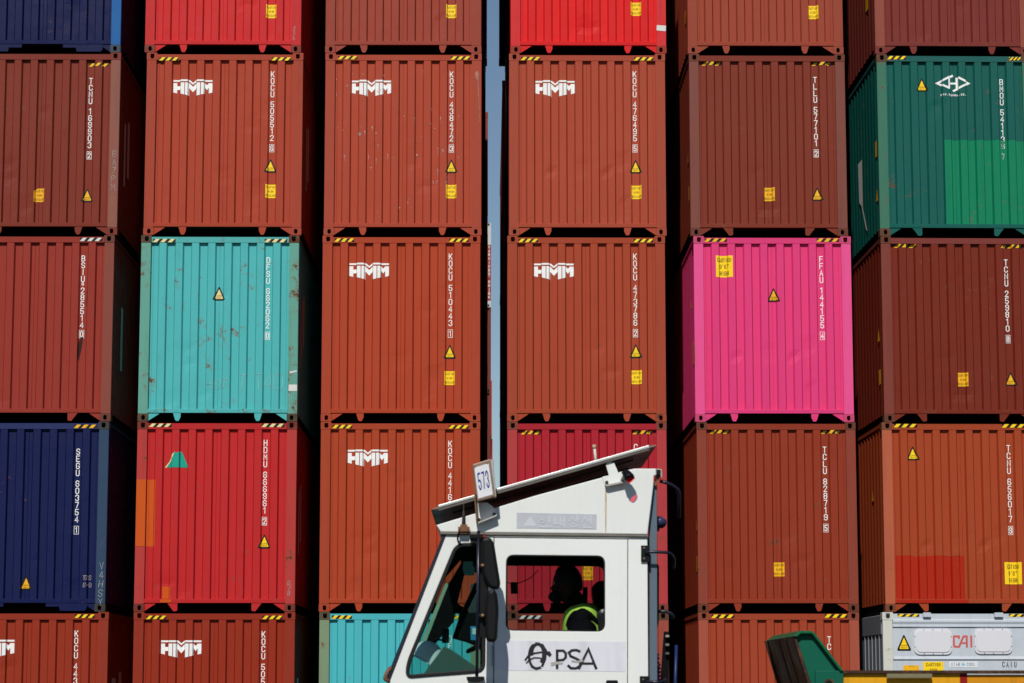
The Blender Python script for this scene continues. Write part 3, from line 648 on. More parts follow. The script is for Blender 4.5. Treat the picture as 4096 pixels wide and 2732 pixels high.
# ------------------------------------------------------------------ the white refrigerated container, bottom right
def reefer():
    t = empty('refrigerated_container', (COLX[5][5], YF, BASE[5]), R(ROT[5]))
    tag(t, 'white refrigerated container with two round cornered hatches, at the bottom right', 'refrigerated container', FG)
    wm = paint('reefer_paint', (184, 192, 202), faded=(204, 206, 208), rust=.06, streak=.3, rough=.4, bump=.3)
    pm = paint('reefer_post_paint', (200, 200, 192), faded=(214, 210, 196), rust=.18, streak=.7, rustcol=(120, 78, 40)); sm_ = paint('reefer_side_metal', (130, 136, 146), rust=0, streak=.4, rough=.4)
    hatch = paint('hatch_paint', (214, 213, 219), faded=(206, 206, 212), rust=.0, streak=.1, rough=.35, grime=.05, bump=.2)
    # ribbed end wall: a profile in height run across the width
    z = lambda tt: CH - tt
    prof = [(.03, z(.022)), (.03, z(.10)), (.012, z(.125)), (.012, z(.150)), (.026, z(.175)), (.026, z(.205)), (.016, z(.216)), (.045, z(.232)), (.045, z(.665)), (.03, z(.68)), (.02, z(.705)), (.045, z(.73)), (.045, z(.95)), (.02, z(.97)), (.02, z(1.05)), (.045, z(1.07)), (.045, .19), (.2, .19), (.2, z(.022))]
    mesh_obj('end_wall', prism_x(prof, -hw + .16, hw - .16), wm, t)
    for s_ in (-1, 1):
        mesh_obj('corner_post', M_POST[s_], pm, t); mesh_obj('corner_post', M_POSTB[s_], pm, t)
        for k in (0, 1): mesh_obj('corner_casting', M_CAST[(s_, k)], pm, t); mesh_obj('corner_casting', M_CASTB[(s_, k)], pm, t)
        b = bmesh.new(); xo = sorted((s_ * (hw - .02), s_ * (hw - .05))); box(b, *xo, .078, CL - .078, .12, 2.56)
        for i in range(36): yy = .4 + i * .33; box(b, *sorted((s_ * (hw - .008), s_ * (hw - .021))), yy, yy + .03, .12, 2.56)
        mesh_obj('side_wall', bm_mesh(b), sm_, t)
        mesh_obj('top_rail', box_mesh(*sorted((s_ * (hw - .006), s_ * (hw - .066))), .18, CL - .18, 2.56, 2.84), sm_, t)
        mesh_obj('bottom_rail', box_mesh(*sorted((s_ * (hw - .01), s_ * (hw - .066))), .18, CL - .18, .02, .12), sm_, t)
    mesh_obj('sill_beam', M_SILL, wm, t); mesh_obj('roof', M_ROOF, wm, t); mesh_obj('floor', M_FLOOR, UNDER, t); mesh_obj('door', M_DOOR, wm, t)
    for x0, x1, t0, t1 in ((.478, 1.054, .250, .639), (1.395, 1.969, .243, .630)):
        out = rounded([(x0 - hw, z(t1)), (x1 - hw, z(t1)), (x1 - hw, z(t0)), (x0 - hw, z(t0))], .1, 8)
        i_ = .026; inn = rounded([(x0 + i_ - hw, z(t1 - i_ - .01)), (x1 - i_ - hw, z(t1 - i_ - .01)), (x1 - i_ - hw, z(t0 + i_)), (x0 + i_ - hw, z(t0 + i_))], .085, 8)
        h = mesh_obj('hatch', plate_mesh(out, (), .018, .044, .006), hatch, t)
        mesh_obj('hatch_lid', plate_mesh(inn, (), .006, .0175, .004), hatch, h)
        for bx, bt in ((.26, t0 + .016), (.75, t0 + .016), (.26, t1 - .016), (.75, t1 - .016), (.02, t0 + .3 * (t1 - t0)), (.02, t0 + .7 * (t1 - t0)), (.98, t0 + .3 * (t1 - t0)), (.98, t0 + .7 * (t1 - t0)), (.5, t0 + .014), (.5, t1 - .014)):
            bx_ = x0 + bx * (x1 - x0) - hw; mesh_obj('bolt', box_mesh(bx_ - .006, bx_ + .006, .008, .017, z(bt) - .006, z(bt) + .006, bev=.002), plain('dark_bolt', (50, 44, 40)), h)
    for x0, x1 in ((.618, .735), (1.703, 1.834)):
        mesh_obj('lifting_lug', box_mesh(x0 - hw, x1 - hw, -.03, .03, z(.075), z(.005), bev=.004), wm, t)
    for x0 in (.235, 1.93): strip(t, x0, .026, 0, 'yellow', .33, .04).location = (0, .022, 0)
    triangle(t, .328, .452, 'yellow', 1.12, flat=.045)
    red = plain('faded_red_lettering', (205, 92, 88), .6, var=.1); dk = plain('dark_blue_lettering', (24, 36, 58), .6)
    dd = Decal(); wv = .03
    dd.glyphs([(q, 0) for q in ribbon([(1.165, .40), (1.165, .362), (1.092, .362), (1.088, .375), (1.088, .505), (1.10, .517), (1.165, .517), (1.235, .362)], wv)])
    dd.glyphs([(q, 1) for q in ribbon([(1.225, .362), (1.298, .362)], wv)]); dd.glyphs([(q, 2) for q in ribbon([(1.283, .375), (1.283, .53)], wv)]); dd.glyphs([(q, 3) for q in ribbon([(1.205, .462), (1.27, .462)], .024)]); dd.glyphs([(q, 0) for q in ribbon([(1.352, .348), (1.352, .53)], wv)])
    dd.build('logo', t, [red], flat=.045)
    dd = Decal(); dd.glyphs(word('CAIU', 1.922, .742, .036, .085, .010, .024)); dd.build('serial_number', t, [dk], flat=.045)
    dd = Decal(); dd.rect(.61, .919, .744, .93); dd.glyphs(word('CAUTION', .765, .762, .024, .05, .008, .008), 1, 1); dd.glyphs(word('STEP', .765, .85, .02, .05, .007, .008), 1, 1); dd.build('caution_label', t, [YELL, INK], flat=.044)
    dd = Decal(); dd.rect(.309, .549, .797, .93); dd.glyphs(word('CAUTION', .43, .806, .008, .012, .003, .003), 1, 1); dd.build('caution_label', t, [AMB, INK], flat=.044)
    dd = Decal(); dd.rect(1.008, 1.442, .738, .828); dd.glyphs(word('STAR', 1.10, .757, .026, .048, .006, .010, .12), 1, 1); dd.glyphs(word('COOL', 1.335, .757, .026, .048, .006, .010, .12), 1, 1)
    for a in range(3): th = a * math.pi / 3; dd.glyphs([(q, 1 + a) for q in ribbon([(1.222 - .034 * math.cos(th), .783 - .034 * math.sin(th)), (1.222 + .034 * math.cos(th), .783 + .034 * math.sin(th))], .009)], 2)
    dd.build('brand_label', t, [plain('white_film', (225, 228, 232)), plain('grey_lettering', (90, 100, 120)), plain('light_blue_print', (110, 180, 215))], flat=.044)
    return t
reefer()

# ------------------------------------------------------------------ further bays seen through the slot between the third and fourth stacks
BG = 'containers in the stacks farther back in the yard'
back = []
tiers = {5: 'lowest', 4: 'second', 3: 'third', 2: 'fourth', 1: 'fifth', 0: 'sixth'}
def far(xedge, side, Y, tier, col, label, rz=0, rust=.1):
    """one container of a stack further back; xedge is its edge beside the slot, side -1 = left of the slot"""
    z0 = .005 + 2.892 * (5 - tier)
    x = xedge - hw if side < 0 else xedge + hw
    return container((x, Y, z0), rz, col, tier + int(Y), label, BG, full=False, rust=rust)
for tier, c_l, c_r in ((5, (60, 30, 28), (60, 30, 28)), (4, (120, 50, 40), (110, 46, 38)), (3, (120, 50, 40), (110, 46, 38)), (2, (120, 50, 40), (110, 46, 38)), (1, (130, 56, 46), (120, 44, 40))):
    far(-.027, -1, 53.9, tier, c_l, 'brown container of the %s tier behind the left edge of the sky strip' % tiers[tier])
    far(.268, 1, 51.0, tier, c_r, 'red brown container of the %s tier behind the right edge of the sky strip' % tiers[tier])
wc = far(-.028 + .10, -1, 82.5, 0, (196, 198, 196), 'pale grey container with a red warning panel, edge on in the sky strip', rust=.1)
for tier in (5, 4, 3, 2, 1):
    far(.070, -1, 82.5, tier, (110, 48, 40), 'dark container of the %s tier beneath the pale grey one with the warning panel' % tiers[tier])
rl = plain('red_panel', (150, 28, 30)); dd = Decal(); dd.rect(2.30, 2.43, .75, 2.66, 0, 0)
tt = .78
for ch in "WARNING9'6HIGH": dd.glyphs(glyph(ch, 2.34, tt, .06, .10, .014), 1, 1); tt += .132
dd.build('warning_panel', wc, [rl, WHITE], flat=.002)
far(.158, -1, 126, 0, (176, 60, 60), 'pinkish red container far away on the left of the sky strip, upper one')
far(.235, -1, 156, 0, (160, 40, 44), 'dark red container far away in the sky strip, above the number plate')
far(.33, -1, 171, 0, (190, 120, 110), 'pale red container farthest away beside the number plate')
far(.56, 1, 117, 0, (26, 34, 84), 'navy blue container far away on the right of the sky strip')

# ------------------------------------------------------------------ terminal tractor. Side elevation drawn in units of the cab drawing, then put at its distance
cp, sp_ = math.cos(PITCH), math.sin(PITCH)
def pt(px, py, Y):
    a, b = (px - 2048) / F_PX, -(py - 1366) / F_PX
    d = Vector((a, cp - b * sp_, sp_ + b * cp)); cy, sy = math.cos(-YAW), math.sin(-YAW)
    d = Vector((cy * d.x - sy * d.y, sy * d.x + cy * d.y, d.z)); return d.x * Y / d.y, CAMH + d.z * Y / d.y
T0 = 15.7; TW = 1.42
def T(u, v, Y=T0): return pt(1500 + u * .6378, 1732 + v * .6378, Y)
def TP(pts, Y=T0): return [T(u, v, Y) for u, v in pts]
xm, _ = T(1100, 1000)
truck = empty('terminal_tractor', (xm, T0 + TW / 2, 0)); tag(truck, 'white port terminal tractor cab numbered 573 with a driver inside, passing before the stacks', 'truck')
def part(name, me, mat, par=truck, smooth=False):
    off = Vector((0, 0, 0)); p = par
    o = mesh_obj(name, me, mat); o.parent = par
    inv = Matrix.Translation(-Vector(world_loc(par)))
    me.transform(inv)
    return o
def world_loc(o):
    v = Vector((0, 0, 0))
    while o: v += Vector(o.location); o = o.parent
    return v
WP = paint('white_cab_paint', (226, 228, 226), faded=(212, 212, 206), rust=.02, streak=.12, rough=.32, grime=.10, bump=.25, rustcol=(140, 90, 50))
WP2 = paint('white_cap_paint', (224, 226, 224), faded=(208, 208, 202), rust=.03, streak=.22, rough=.34, grime=.08, bump=.3, rustcol=(150, 100, 60))
RUB = plain('black_rubber', (18, 18, 20), .55); DARK = plain('dark_lining_and_shade', (16, 16, 18), .85, spec=.1); GREYB = paint('slate_beam_paint', (92, 106, 118), streak=.2, rough=.5, grime=.1)  # DARK: near-black cab parts, with the interior shade put into the colour
METAL = paint('galvanised_metal', (176, 172, 166), rust=.1, rough=.4, metal=.3, streak=.2); RUSTM = paint('rusty_bracket', (120, 84, 62), rust=.6)
NAVY = plain('dark_navy_tube', (22, 24, 40), .35, spec=.5); BLKP = plain('black_plastic', (9, 9, 12), .5, spec=.2)
GL_S = glass('cab_glass', (.86, .88, .88), .03); GL_W = glass('windscreen_glass', (.78, .88, .86), .04)
# cab shell
qwin = rounded([(505, 690), (700, 690), (690, 1500), (300, 1530), (190, 1540), (198, 1440)], [60, 30, 60, 40, 70, 70], 6)
def inset_poly(pts, k):
    cx = sum(p[0] for p in pts) / len(pts); cy = sum(p[1] for p in pts) / len(pts)
    out = []; n = len(pts)
    for i in range(n):
        a, b, c = Vector(pts[i - 1]), Vector(pts[i]), Vector(pts[(i + 1) % n])
        d1, d2 = (b - a).normalized(), (c - b).normalized(); nn = (Vector((d1.y, -d1.x)) + Vector((d2.y, -d2.x)))
        if nn.length < 1e-6: out.append(tuple(b)); continue
        nn.normalize(); q = b + nn * k
        if (q - Vector((cx, cy))).length > (b - Vector((cx, cy))).length and k > 0: q = b - nn * k
        out.append(tuple(q))
    return out
qin = inset_poly(qwin, 22)
dwin = rounded([(822, 764), (1443, 770), (1443, 1247), (818, 1240)], 52, 6); dwin2 = inset_poly(dwin, 7)
body_out = [(442, 640), (1708, 652), (1714, 1560), (1720, 2700), (-340, 2700), (-300, 2420), (88, 1545)]
door_open = [(744, 653), (1588, 664), (1584, 2500), (740, 2500)]
part('side_panel', plate_mesh(TP(body_out), [TP(qwin), TP(door_open)], T0, T0 + .045, .004), WP)
door = part('door', plate_mesh(TP([(749, 659), (1583, 669), (1579, 2490), (745, 2490)]), [TP(dwin)], T0 - .012, T0 + .03, .003), WP)
part('window_seal', plate_mesh(TP(dwin), [TP(dwin2)], T0 - .004, T0 + .02), RUB, door)
part('window_pane', plate_mesh(TP(dwin2), (), T0 + .004, T0 + .008), GL_S, door)
hb = Vector((0, 0, 0))
part('quarter_window_seal', plate_mesh(TP(qwin), [TP(qin)], T0 - .012, T0 + .03, .004), RUB)
part('quarter_window_pane', plate_mesh(TP(qin), (), T0 + .004, T0 + .008), GL_W)
# far side of the cab (same elevation, one cab width farther away): work in metres from the near side
def shiftY(pts): return TP(pts)
F0 = T0 + TW - .045
far_q = rounded([(475, 700), (690, 700), (690, 1500), (300, 1530), (165, 1540), (178, 1440)], 50, 5); far_d = rounded([(800, 764), (1500, 770), (1500, 1400), (800, 1400)], 52, 6)
part('side_panel', plate_mesh(TP(body_out), [TP(far_q), TP(far_d)], F0, F0 + .045, .004), paint('cab_inner_paint', (120, 134, 128), rust=0, rough=.5))
part('shade_lining', plate_mesh(TP([(745, 640), (1700, 650), (1706, 2400), (745, 2400)]), [TP(far_d)], F0 - .02, F0 - .004), DARK)  # near-black sheet added so the far inner side looks shaded
part('window_pane', plate_mesh(TP(far_d), (), F0 + .01, F0 + .014), GL_S); part('quarter_window_pane', plate_mesh(TP(far_q), (), F0 + .01, F0 + .014), GL_W)
cap = [(385, 578), (625, 506), (640, 505), (1000, 395), (1420, 281), (1545, 243), (1625, 224), (1762, 224), (1762, 264), (1748, 270), (1745, 330), (1708, 636), (412, 620)]
rc_ = part('roof_cap', plate_mesh(TP(cap), (), T0 - .012, T0 + TW + .012, .006), WP2)
part('drip_rail', plate_mesh(TP([(408, 622), (1712, 640), (1712, 652), (410, 636)]), (), T0 - .022, T0 + TW + .02, .003), plain('grey_rail', (122, 116, 108)), rc_)
part('ceiling', plate_mesh(TP([(460, 655), (1690, 668), (1690, 690), (450, 680)]), (), T0 + .05, F0 - .022), DARK)
part('back_wall', plate_mesh(TP([(1690, 655), (1704, 655), (1710, 2500), (1696, 2500)]), (), T0 + .047, F0 - .003), DARK)
part('floor', plate_mesh(TP([(-300, 2440), (1690, 2440), (1690, 2480), (-300, 2480)]), (), T0 + .047, F0 - .003), DARK)
part('windscreen', plate_mesh(TP([(430, 645), (442, 648), (86, 1530), (72, 1530)]), (), T0 + .02, F0 + .02), GL_W)
part('front_panel', plate_mesh(TP([(88, 1545), (100, 1545), (-290, 2420), (-300, 2420)]), (), T0 + .047, F0 - .003), WP)
part('windscreen_seal', plate_mesh(TP([(424, 640), (446, 640), (96, 1548), (72, 1548)]), (), T0 - .004, T0 + .018), NAVY)
part('windscreen_seal', plate_mesh(TP([(424, 640), (446, 640), (96, 1548), (72, 1548)]), (), F0 + .02, F0 + .046), NAVY)
# panels and lettering on the cap and the door
lay = lambda pts, y, name, mat, par, k=.001: part(name, plate_mesh(TP(pts), (), y - k, y), mat, par)
fp = lay([(888, 500), (1390, 511), (1388, 604), (888, 597)], T0 - .0125, 'name_panel', plain('faded_grey_film', (184, 186, 194), .5, var=.05), rc_, .002)
lt = plain('pale_lettering', (199, 201, 208), .5, var=.05)
def strokes(name, lines, w_, y, mat, par, closed=()):
    bm = bmesh.new()
    for i, l in enumerate(lines):
        for q in ribbon([tuple(p) for p in l], w_ if not isinstance(w_, list) else w_[i], i in closed):
            f = bm.faces.new([bm.verts.new((*[T(a, b)[0:1][0] for a, b in [p]], y - .0006 * (i % 5), T(*p)[1])) for p in q])
            f.normal_update()
            if f.normal.y > 0: f.normal_flip()
    return part(name, bm_mesh(bm), mat, par)
def ring(cx, cy, rx, ry, n=10, a0=0, a1=360): return [(cx + rx * math.cos(R(a0 + (a1 - a0) * k / n)), cy + ry * math.sin(R(a0 + (a1 - a0) * k / n))) for k in range(n + (0 if a1 - a0 == 360 else 1))]
ko = [[(935, 582), (972, 530), (1010, 582)],
      [(1030, 527), (1062, 529)], [(1024, 538), (1068, 540)], ring(1046, 556, 17, 10), [(1096, 520), (1096, 568)], [(1072, 540), (1094, 540)], [(1072, 553), (1094, 553)], [(1036, 572), (1036, 590), (1100, 591)],
      [(1128, 530), (1128, 572), (1156, 570)], [(1166, 525), (1166, 584)], [(1186, 520), (1186, 592)], [(1166, 553), (1186, 553)],
      [(1236, 524), (1216, 560)], [(1236, 530), (1256, 556)], [(1268, 520), (1268, 564)], [(1268, 542), (1280, 542)], ring(1246, 578, 22, 10),
      [(1316, 526), (1296, 564)], [(1316, 532), (1338, 560)], [(1354, 520), (1354, 574)], [(1338, 545), (1354, 545)], [(1312, 566), (1312, 594), (1360, 594)]]
o = strokes('company_lettering', ko, 8, T0 - .0155, lt, fp, closed=(3, 16))
bm = bmesh.new(); bm.faces.new([bm.verts.new((T(*p)[0], T0 - .0153, T(*p)[1])) for p in [(938, 584), (1008, 585), (972, 534)]]); part('company_emblem', bm_mesh(bm), lt, fp)
film = lay([(752, 1300), (1572, 1310), (1570, 1497), (752, 1488)], T0 - .0125, 'film_banner', paint('wrinkled_white_film', (212, 213, 222), faded=(226, 226, 230), streak=.5, rough=.35, grime=.18, bump=1.6), door, .0015)
inkb = plain('dark_lettering', (36, 32, 40), .6, var=.3)
ps = [[(1142, 1482), (1142, 1366), (1180, 1366), (1196, 1382), (1196, 1408), (1180, 1424), (1150, 1426)],
      [(1288, 1372), (1262, 1362), (1234, 1364), (1216, 1378), (1226, 1400), (1262, 1416), (1288, 1432), (1286, 1460), (1262, 1476), (1228, 1476), (1208, 1456)],
      [(1276, 1482), (1338, 1356), (1388, 1482)], [(1298, 1446), (1370, 1446)],
      ring(1020, 1385, 38, 62, 14, -190, 60), ring(1012, 1400, 46, 78, 14, 100, 250), [(940, 1428), (960, 1400), (990, 1384), (1040, 1376), (1076, 1382), (1100, 1402)], [(948, 1446), (966, 1424), (1000, 1410), (1036, 1412), (1056, 1428)],
      [(1004, 1318), (1050, 1330), (1072, 1366), (1066, 1420), (1046, 1466)], [(980, 1462), (1010, 1478), (1042, 1470)], [(1068, 1378), (1092, 1376), (1104, 1396)]]
strokes('company_lettering', ps, [17, 17, 17, 15, 20, 16, 13, 10, 15, 16, 14], T0 - .0145, inkb, film)
smr = plain('smeared_film', (186, 180, 176), .5, var=.25)
for pts in ([(1100, 1440), (1136, 1434), (1180, 1440), (1176, 1449), (1136, 1452), (1104, 1462)], [(1236, 1424), (1262, 1430), (1306, 1420), (1300, 1436), (1262, 1440), (1230, 1434)]):
    lay(pts, T0 - .0172, 'film_smear', smr, film, .0005)
# seam shadow lines are real gaps; hinges, handle, small fittings
for v in (740, 1050, 1330):
    part('door_hinge', plate_mesh(TP([(733, v), (744, v), (744, v + 130), (733, v + 130)]), (), T0 - .02, T0 - .001, .003), plain('grey_hinge', (150, 156, 164)))
part('door_handle', plate_mesh(TP(rounded([(1448, 1550), (1522, 1550), (1522, 1590), (1448, 1590)], 10)), (), T0 - .03, T0 - .013, .004), BLKP, door)
lay([(1443, 342), (1451, 342), (1453, 480), (1449, 632), (1444, 632), (1441, 480)], T0 - .0125, 'rust_run', plain('pale_rust_stain', (208, 186, 160), .6, var=.2), rc_, .0006)
lay([(1446, 342), (1449, 342), (1450, 420), (1446, 420)], T0 - .0133, 'rust_run', plain('rust_stain', (170, 130, 96), .6, var=.2), rc_, .0006)
# sun visor tray above the cap
vis = part('sun_visor', plate_mesh(TP([(352, 484), (396, 462), (1716, 84), (1764, 76), (1762, 86), (400, 480)]), (), T0 - .03, T0 + TW + .05, .002), paint('visor_underside', (120, 104, 92), rust=.25, streak=.3, rough=.45, metal=.4))
part('visor_lip', plate_mesh(TP([(396, 456), (1714, 80), (1720, 98), (400, 474)]), (), T0 - .05, T0 - .031, .004), paint('bright_aluminium', (190, 190, 188), rust=.06, rough=.35, metal=.4), vis)
part('visor_skirt', plate_mesh(TP([(400, 476), (1716, 99), (1716, 112), (402, 490)]), (), T0 - .045, T0 - .03), plain('dull_metal', (112, 104, 96), .4, .5), vis)
part('visor_rib', plate_mesh(TP([(480, 470), (1640, 130), (1640, 142), (482, 482)]), (), T0 + .35, T0 + .40), plain('dark_metal', (40, 36, 32)), vis)
part('visor_rib', plate_mesh(TP([(480, 470), (1640, 130), (1640, 142), (482, 482)]), (), T0 + 1.0, T0 + 1.05), plain('dark_metal', (40, 36, 32)), vis)
part('visor_bracket', plate_mesh(TP([(1446, 200), (1462, 182), (1498, 188), (1522, 244), (1548, 300), (1552, 318), (1452, 338), (1440, 330), (1424, 276), (1466, 268)]), (), T0 - .026, T0 - .018, .002), WP2)
part('bracket_fold', plate_mesh(TP([(1440, 330), (1548, 308), (1552, 318), (1452, 340)]), (), T0 - .06, T0 - .026), METAL)
for u, v in ((1452, 312), (1556, 292), (653, 546), (748, 512)):
    x, z = T(u, v); part('bolt', box_mesh(x - .01, x + .01, T0 - .04, T0 - .024, z - .01, z + .01, bev=.004), plain('dark_bolt', (50, 44, 40)))
part('plate_bracket', plate_mesh(TP(rounded([(630, 440), (700, 436), (748, 470), (768, 505), (762, 522), (644, 572), (638, 566)], [2, 10, 20, 12, 8, 2, 2])), (), T0 - .03, T0 - .022, .002), WP2)
part('bracket_fold', plate_mesh(TP([(640, 566), (764, 516), (764, 526), (642, 576)]), (), T0 - .08, T0 - .03), METAL)
part('bracket_edge', plate_mesh(TP([(612, 225), (620, 225), (642, 565), (634, 568)]), (), T0 - .12, T0 - .03), RUSTM)
# number plate box, turned a little towards the front
pb = [(614, 212), (722, 178), (754, 412), (642, 440)]
npl = part('number_plate', plate_mesh(TP(pb), (), T0 - .17, T0 - .09, .004), paint('plate_frame_metal', (140, 118, 104), rust=.25, metal=.3, rough=.45))
part('plate_edge', plate_mesh(TP([(722, 178), (740, 186), (760, 410), (752, 415)]), (), T0 - .165, T0 - .08, .003), METAL, npl)
part('plate_face', plate_mesh(TP([(624, 232), (712, 205), (739, 398), (648, 424)]), (), T0 - .1725, T0 - .1705), plain('white_plate', (222, 222, 226), .4, var=.06), npl)
def map_plate(a, b):   # a across 0..1, b down 0..1
    p0, p1, p2, p3 = (624, 232), (712, 205), (739, 398), (648, 424)
    return tuple((p0[i] * (1 - a) + p1[i] * a) * (1 - b) + (p3[i] * (1 - a) + p2[i] * a) * b for i in (0, 1))
num = bmesh.new(); k = 0
for j, ch in enumerate('573'):
    for poly, lv in glyph(ch, .13 + j * .27, .20, .21, .56, .062):
        f = num.faces.new([num.verts.new((T(*map_plate(*p))[0], T0 - .1735 - .0003 * lv, T(*map_plate(*p))[1])) for p in poly]); f.normal_update()
        if f.normal.y > 0: f.normal_flip()
part('plate_number', bm_mesh(num), plain('blue_lettering', (38, 52, 140)), npl)
for a, b in ((.04, -.03), (.93, -.03), (.06, 1.04), (.95, 1.04)):
    x, z = T(*map_plate(a, b)); part('plate_screw', box_mesh(x - .006, x + .006, T0 - .178, T0 - .1705, z - .006, z + .006, bev=.002), plain('brass', (150, 120, 80), .4, .5), npl)
# antennas
a = T(1398, 165); b = T(1386, 62)
an = part('antenna', tube_mesh([(a[0], T0 + .25, a[1] - .02), (b[0], T0 + .25, b[1])], .009), plain('off_white_plastic', (214, 210, 200))); part('antenna_cap', tube_mesh([(b[0], T0 + .25, b[1] - .012), (b[0] - .001, T0 + .25, b[1] + .012)], .0125), plain('tan_plastic', (180, 166, 130)), an)
a = T(555, 600); b = T(556, 500); e = T(560, 235)
wa = part('whip_antenna', tube_mesh([(a[0], T0 - .04, a[1]), (b[0], T0 - .04, b[1]), (b[0], T0 - .04, b[1] + .02), (e[0], T0 - .05, e[1])], .01, rads=[.012, .008, .003, .0015]), plain('dark_grey_rod', (60, 56, 52)))
x, z = T(556, 605); part('antenna_mount', box_mesh(x - .035, x + .038, T0 - .07, T0 - .013, z - .03, z + .028, bev=.014), RUSTM, wa)
part('antenna_cable', tube_mesh(arc_pts([(*T(540, 600)[:1], T0 - .06, T(540, 600)[1]), (T(518, 650)[0], T0 - .05, T(518, 650)[1]), (T(522, 690)[0], T0 - .03, T(522, 690)[1]), (T(545, 700)[0], T0 - .01, T(545, 700)[1])]), .006, 8), BLKP, wa)
# work lamp with a red lens hanging at the cap
x, z = T(1582, 275)
lamp = part('work_lamp', tube_mesh([(x - .03, T0 - .10, z + .028), (x - .01, T0 - .11, z + .01), (x + .004, T0 - .125, z - .012), (x + .008, T0 - .13, z - .02)], .03, 14, rads=[.014, .028, .033, .033]), BLKP)
rlm = glass('red_lens_glass', (1.0, .10, .12), .1)
part('red_lens', tube_mesh([(x + .010, T0 - .134, z - .022), (x + .022, T0 - .137, z - .036)], .03, 14, rads=[.031, .026]), rlm, lamp)
part('lamp_arm', tube_mesh(arc_pts([(T(1545, 300)[0], T0 - .012, T(1545, 300)[1]), (T(1548, 292)[0], T0 - .08, T(1548, 292)[1]), (x - .02, T0 - .10, z + .01)]), .009, 8), METAL, lamp)
part('lamp_cable', tube_mesh(arc_pts([(x - .028, T0 - .10, z + .03), (T(1562, 238)[0], T0 - .07, T(1562, 238)[1]), (T(1548, 240)[0], T0 - .012, T(1548, 250)[1])]), .004, 8), BLKP, lamp)
part('corner_end', plate_mesh(TP([(1764, 224), (1800, 226), (1802, 276), (1794, 282), (1790, 262), (1764, 262)]), (), T0 - .0, T0 + .06, .003), METAL); part('corner_end_plug', plate_mesh(TP([(1766, 230), (1792, 230), (1790, 262), (1766, 262)]), (), T0 - .004, T0 + .05), BLKP)
part('corner_strut', plate_mesh(TP([(1766, 264), (1794, 262), (1766, 330), (1748, 322)]), (), T0 + .03, T0 + .05), RUSTM)
# rear beam, hoses, rails
part('rear_beam', plate_mesh(TP([(1724, 318), (1773, 318), (1776, 2500), (1722, 2500)]), (), T0 + .06, T0 + .14, .004), GREYB)
part('rear_seal', plate_mesh(TP([(1700, 655), (1724, 655), (1724, 2500), (1706, 2500)]), (), T0 + .05, T0 + .07), RUB)
part('rear_duct', plate_mesh(TP(rounded([(1774, 805), (1792, 825), (1790, 1180), (1776, 1240)], 8)), (), T0 + .15, T0 + .3, .003), DARK)
H3 = lambda u, v, dy: (T(u, v)[0], T0 + dy, T(u, v)[1])
part('air_hose', tube_mesh(arc_pts([H3(1790, 296, .06), H3(1850, 312, .06), H3(1905, 345, .08), H3(1918, 385, .12), H3(1920, 520, .2)]), .0115), NAVY)
part('grab_rail', tube_mesh(arc_pts([H3(1690, 748, -.035), H3(1760, 748, -.04), H3(1850, 752, -.03), H3(1880, 790, .02), H3(1882, 840, .12)]), .010), NAVY)
part('rail_mount', plate_mesh(TP([(1668, 706), (1722, 706), (1722, 808), (1668, 808)]), (), T0 - .02, T0 - .0, .002), BLKP); part('rail_mount', plate_mesh(TP([(1660, 1525), (1722, 1525), (1722, 1640), (1660, 1640)]), (), T0 - .02, T0 - .0, .002), BLKP)
for u, v in ((1686, 722), (1686, 788), (1680, 1545)):
    x, z = T(u, v); part('bolt', box_mesh(x - .007, x + .007, T0 - .03, T0 - .021, z - .007, z + .007, bev=.003), plain('steel_bolt', (120, 116, 110), .4, .6))
part('grab_rail', tube_mesh(arc_pts([H3(1785, 1112, .2), H3(1840, 1112, .2), H3(1878, 1130, .2), H3(1886, 1160, .22)]), .011), NAVY)
part('grab_rail', tube_mesh(arc_pts([H3(1700, 1562, -.03), H3(1780, 1562, -.03), H3(1812, 1558, 0), H3(1822, 1540, .04)]), .010), NAVY)
part('hand_post', tube_mesh([H3(1912, 1325, .3), H3(1904, 1600, .3), H3(1904, 2300, .3)], .011), plain('blue_tube', (30, 44, 92), .4))
part('intake_elbow', tube_mesh(arc_pts([H3(1772, 600, .22), H3(1778, 548, .22), H3(1800, 528, .22), H3(1812, 545, .2), H3(1812, 560, .18)]), .026, 14), plain('blue_grey_rubber', (54, 58, 92), .4))
part('intake_mouth', tube_mesh([H3(1795, 540, .2), H3(1812, 556, .17)], .035, 16), plain('blue_grey_rubber', (54, 58, 92), .4))
pts = [H3(1782 + 9 * math.cos(i * 1.2), 1385 + i * 5.2, .16 + .02 * math.sin(i * 1.2)) for i in range(60)]
part('coiled_air_line', tube_mesh(pts, .006, 6), plain('blue_hose', (30, 50, 130), .4)); pts = [H3(1792 + 10 * math.cos(i * 1.1), 1450 + i * 4.2, .2 + .02 * math.sin(i * 1.1)) for i in range(60)]
part('coiled_air_line', tube_mesh(pts, .006, 6), plain('red_hose', (140, 28, 30), .4))
for k_, v in enumerate((1270, 1325, 1380)):
    x, z = T(1848, v); part('connector', box_mesh(x - .012, x + .012, T0 + .2, T0 + .24, z - .008, z + .008, bev=.003), plain('pale_connector', (150 - 30 * k_, 148 - 30 * k_, 138 - 28 * k_)))
part('cable_stack', plate_mesh(TP([(1832, 1240), (1862, 1240), (1860, 2300), (1800, 2300), (1812, 1520)]), (), T0 + .245, T0 + .3), DARK)
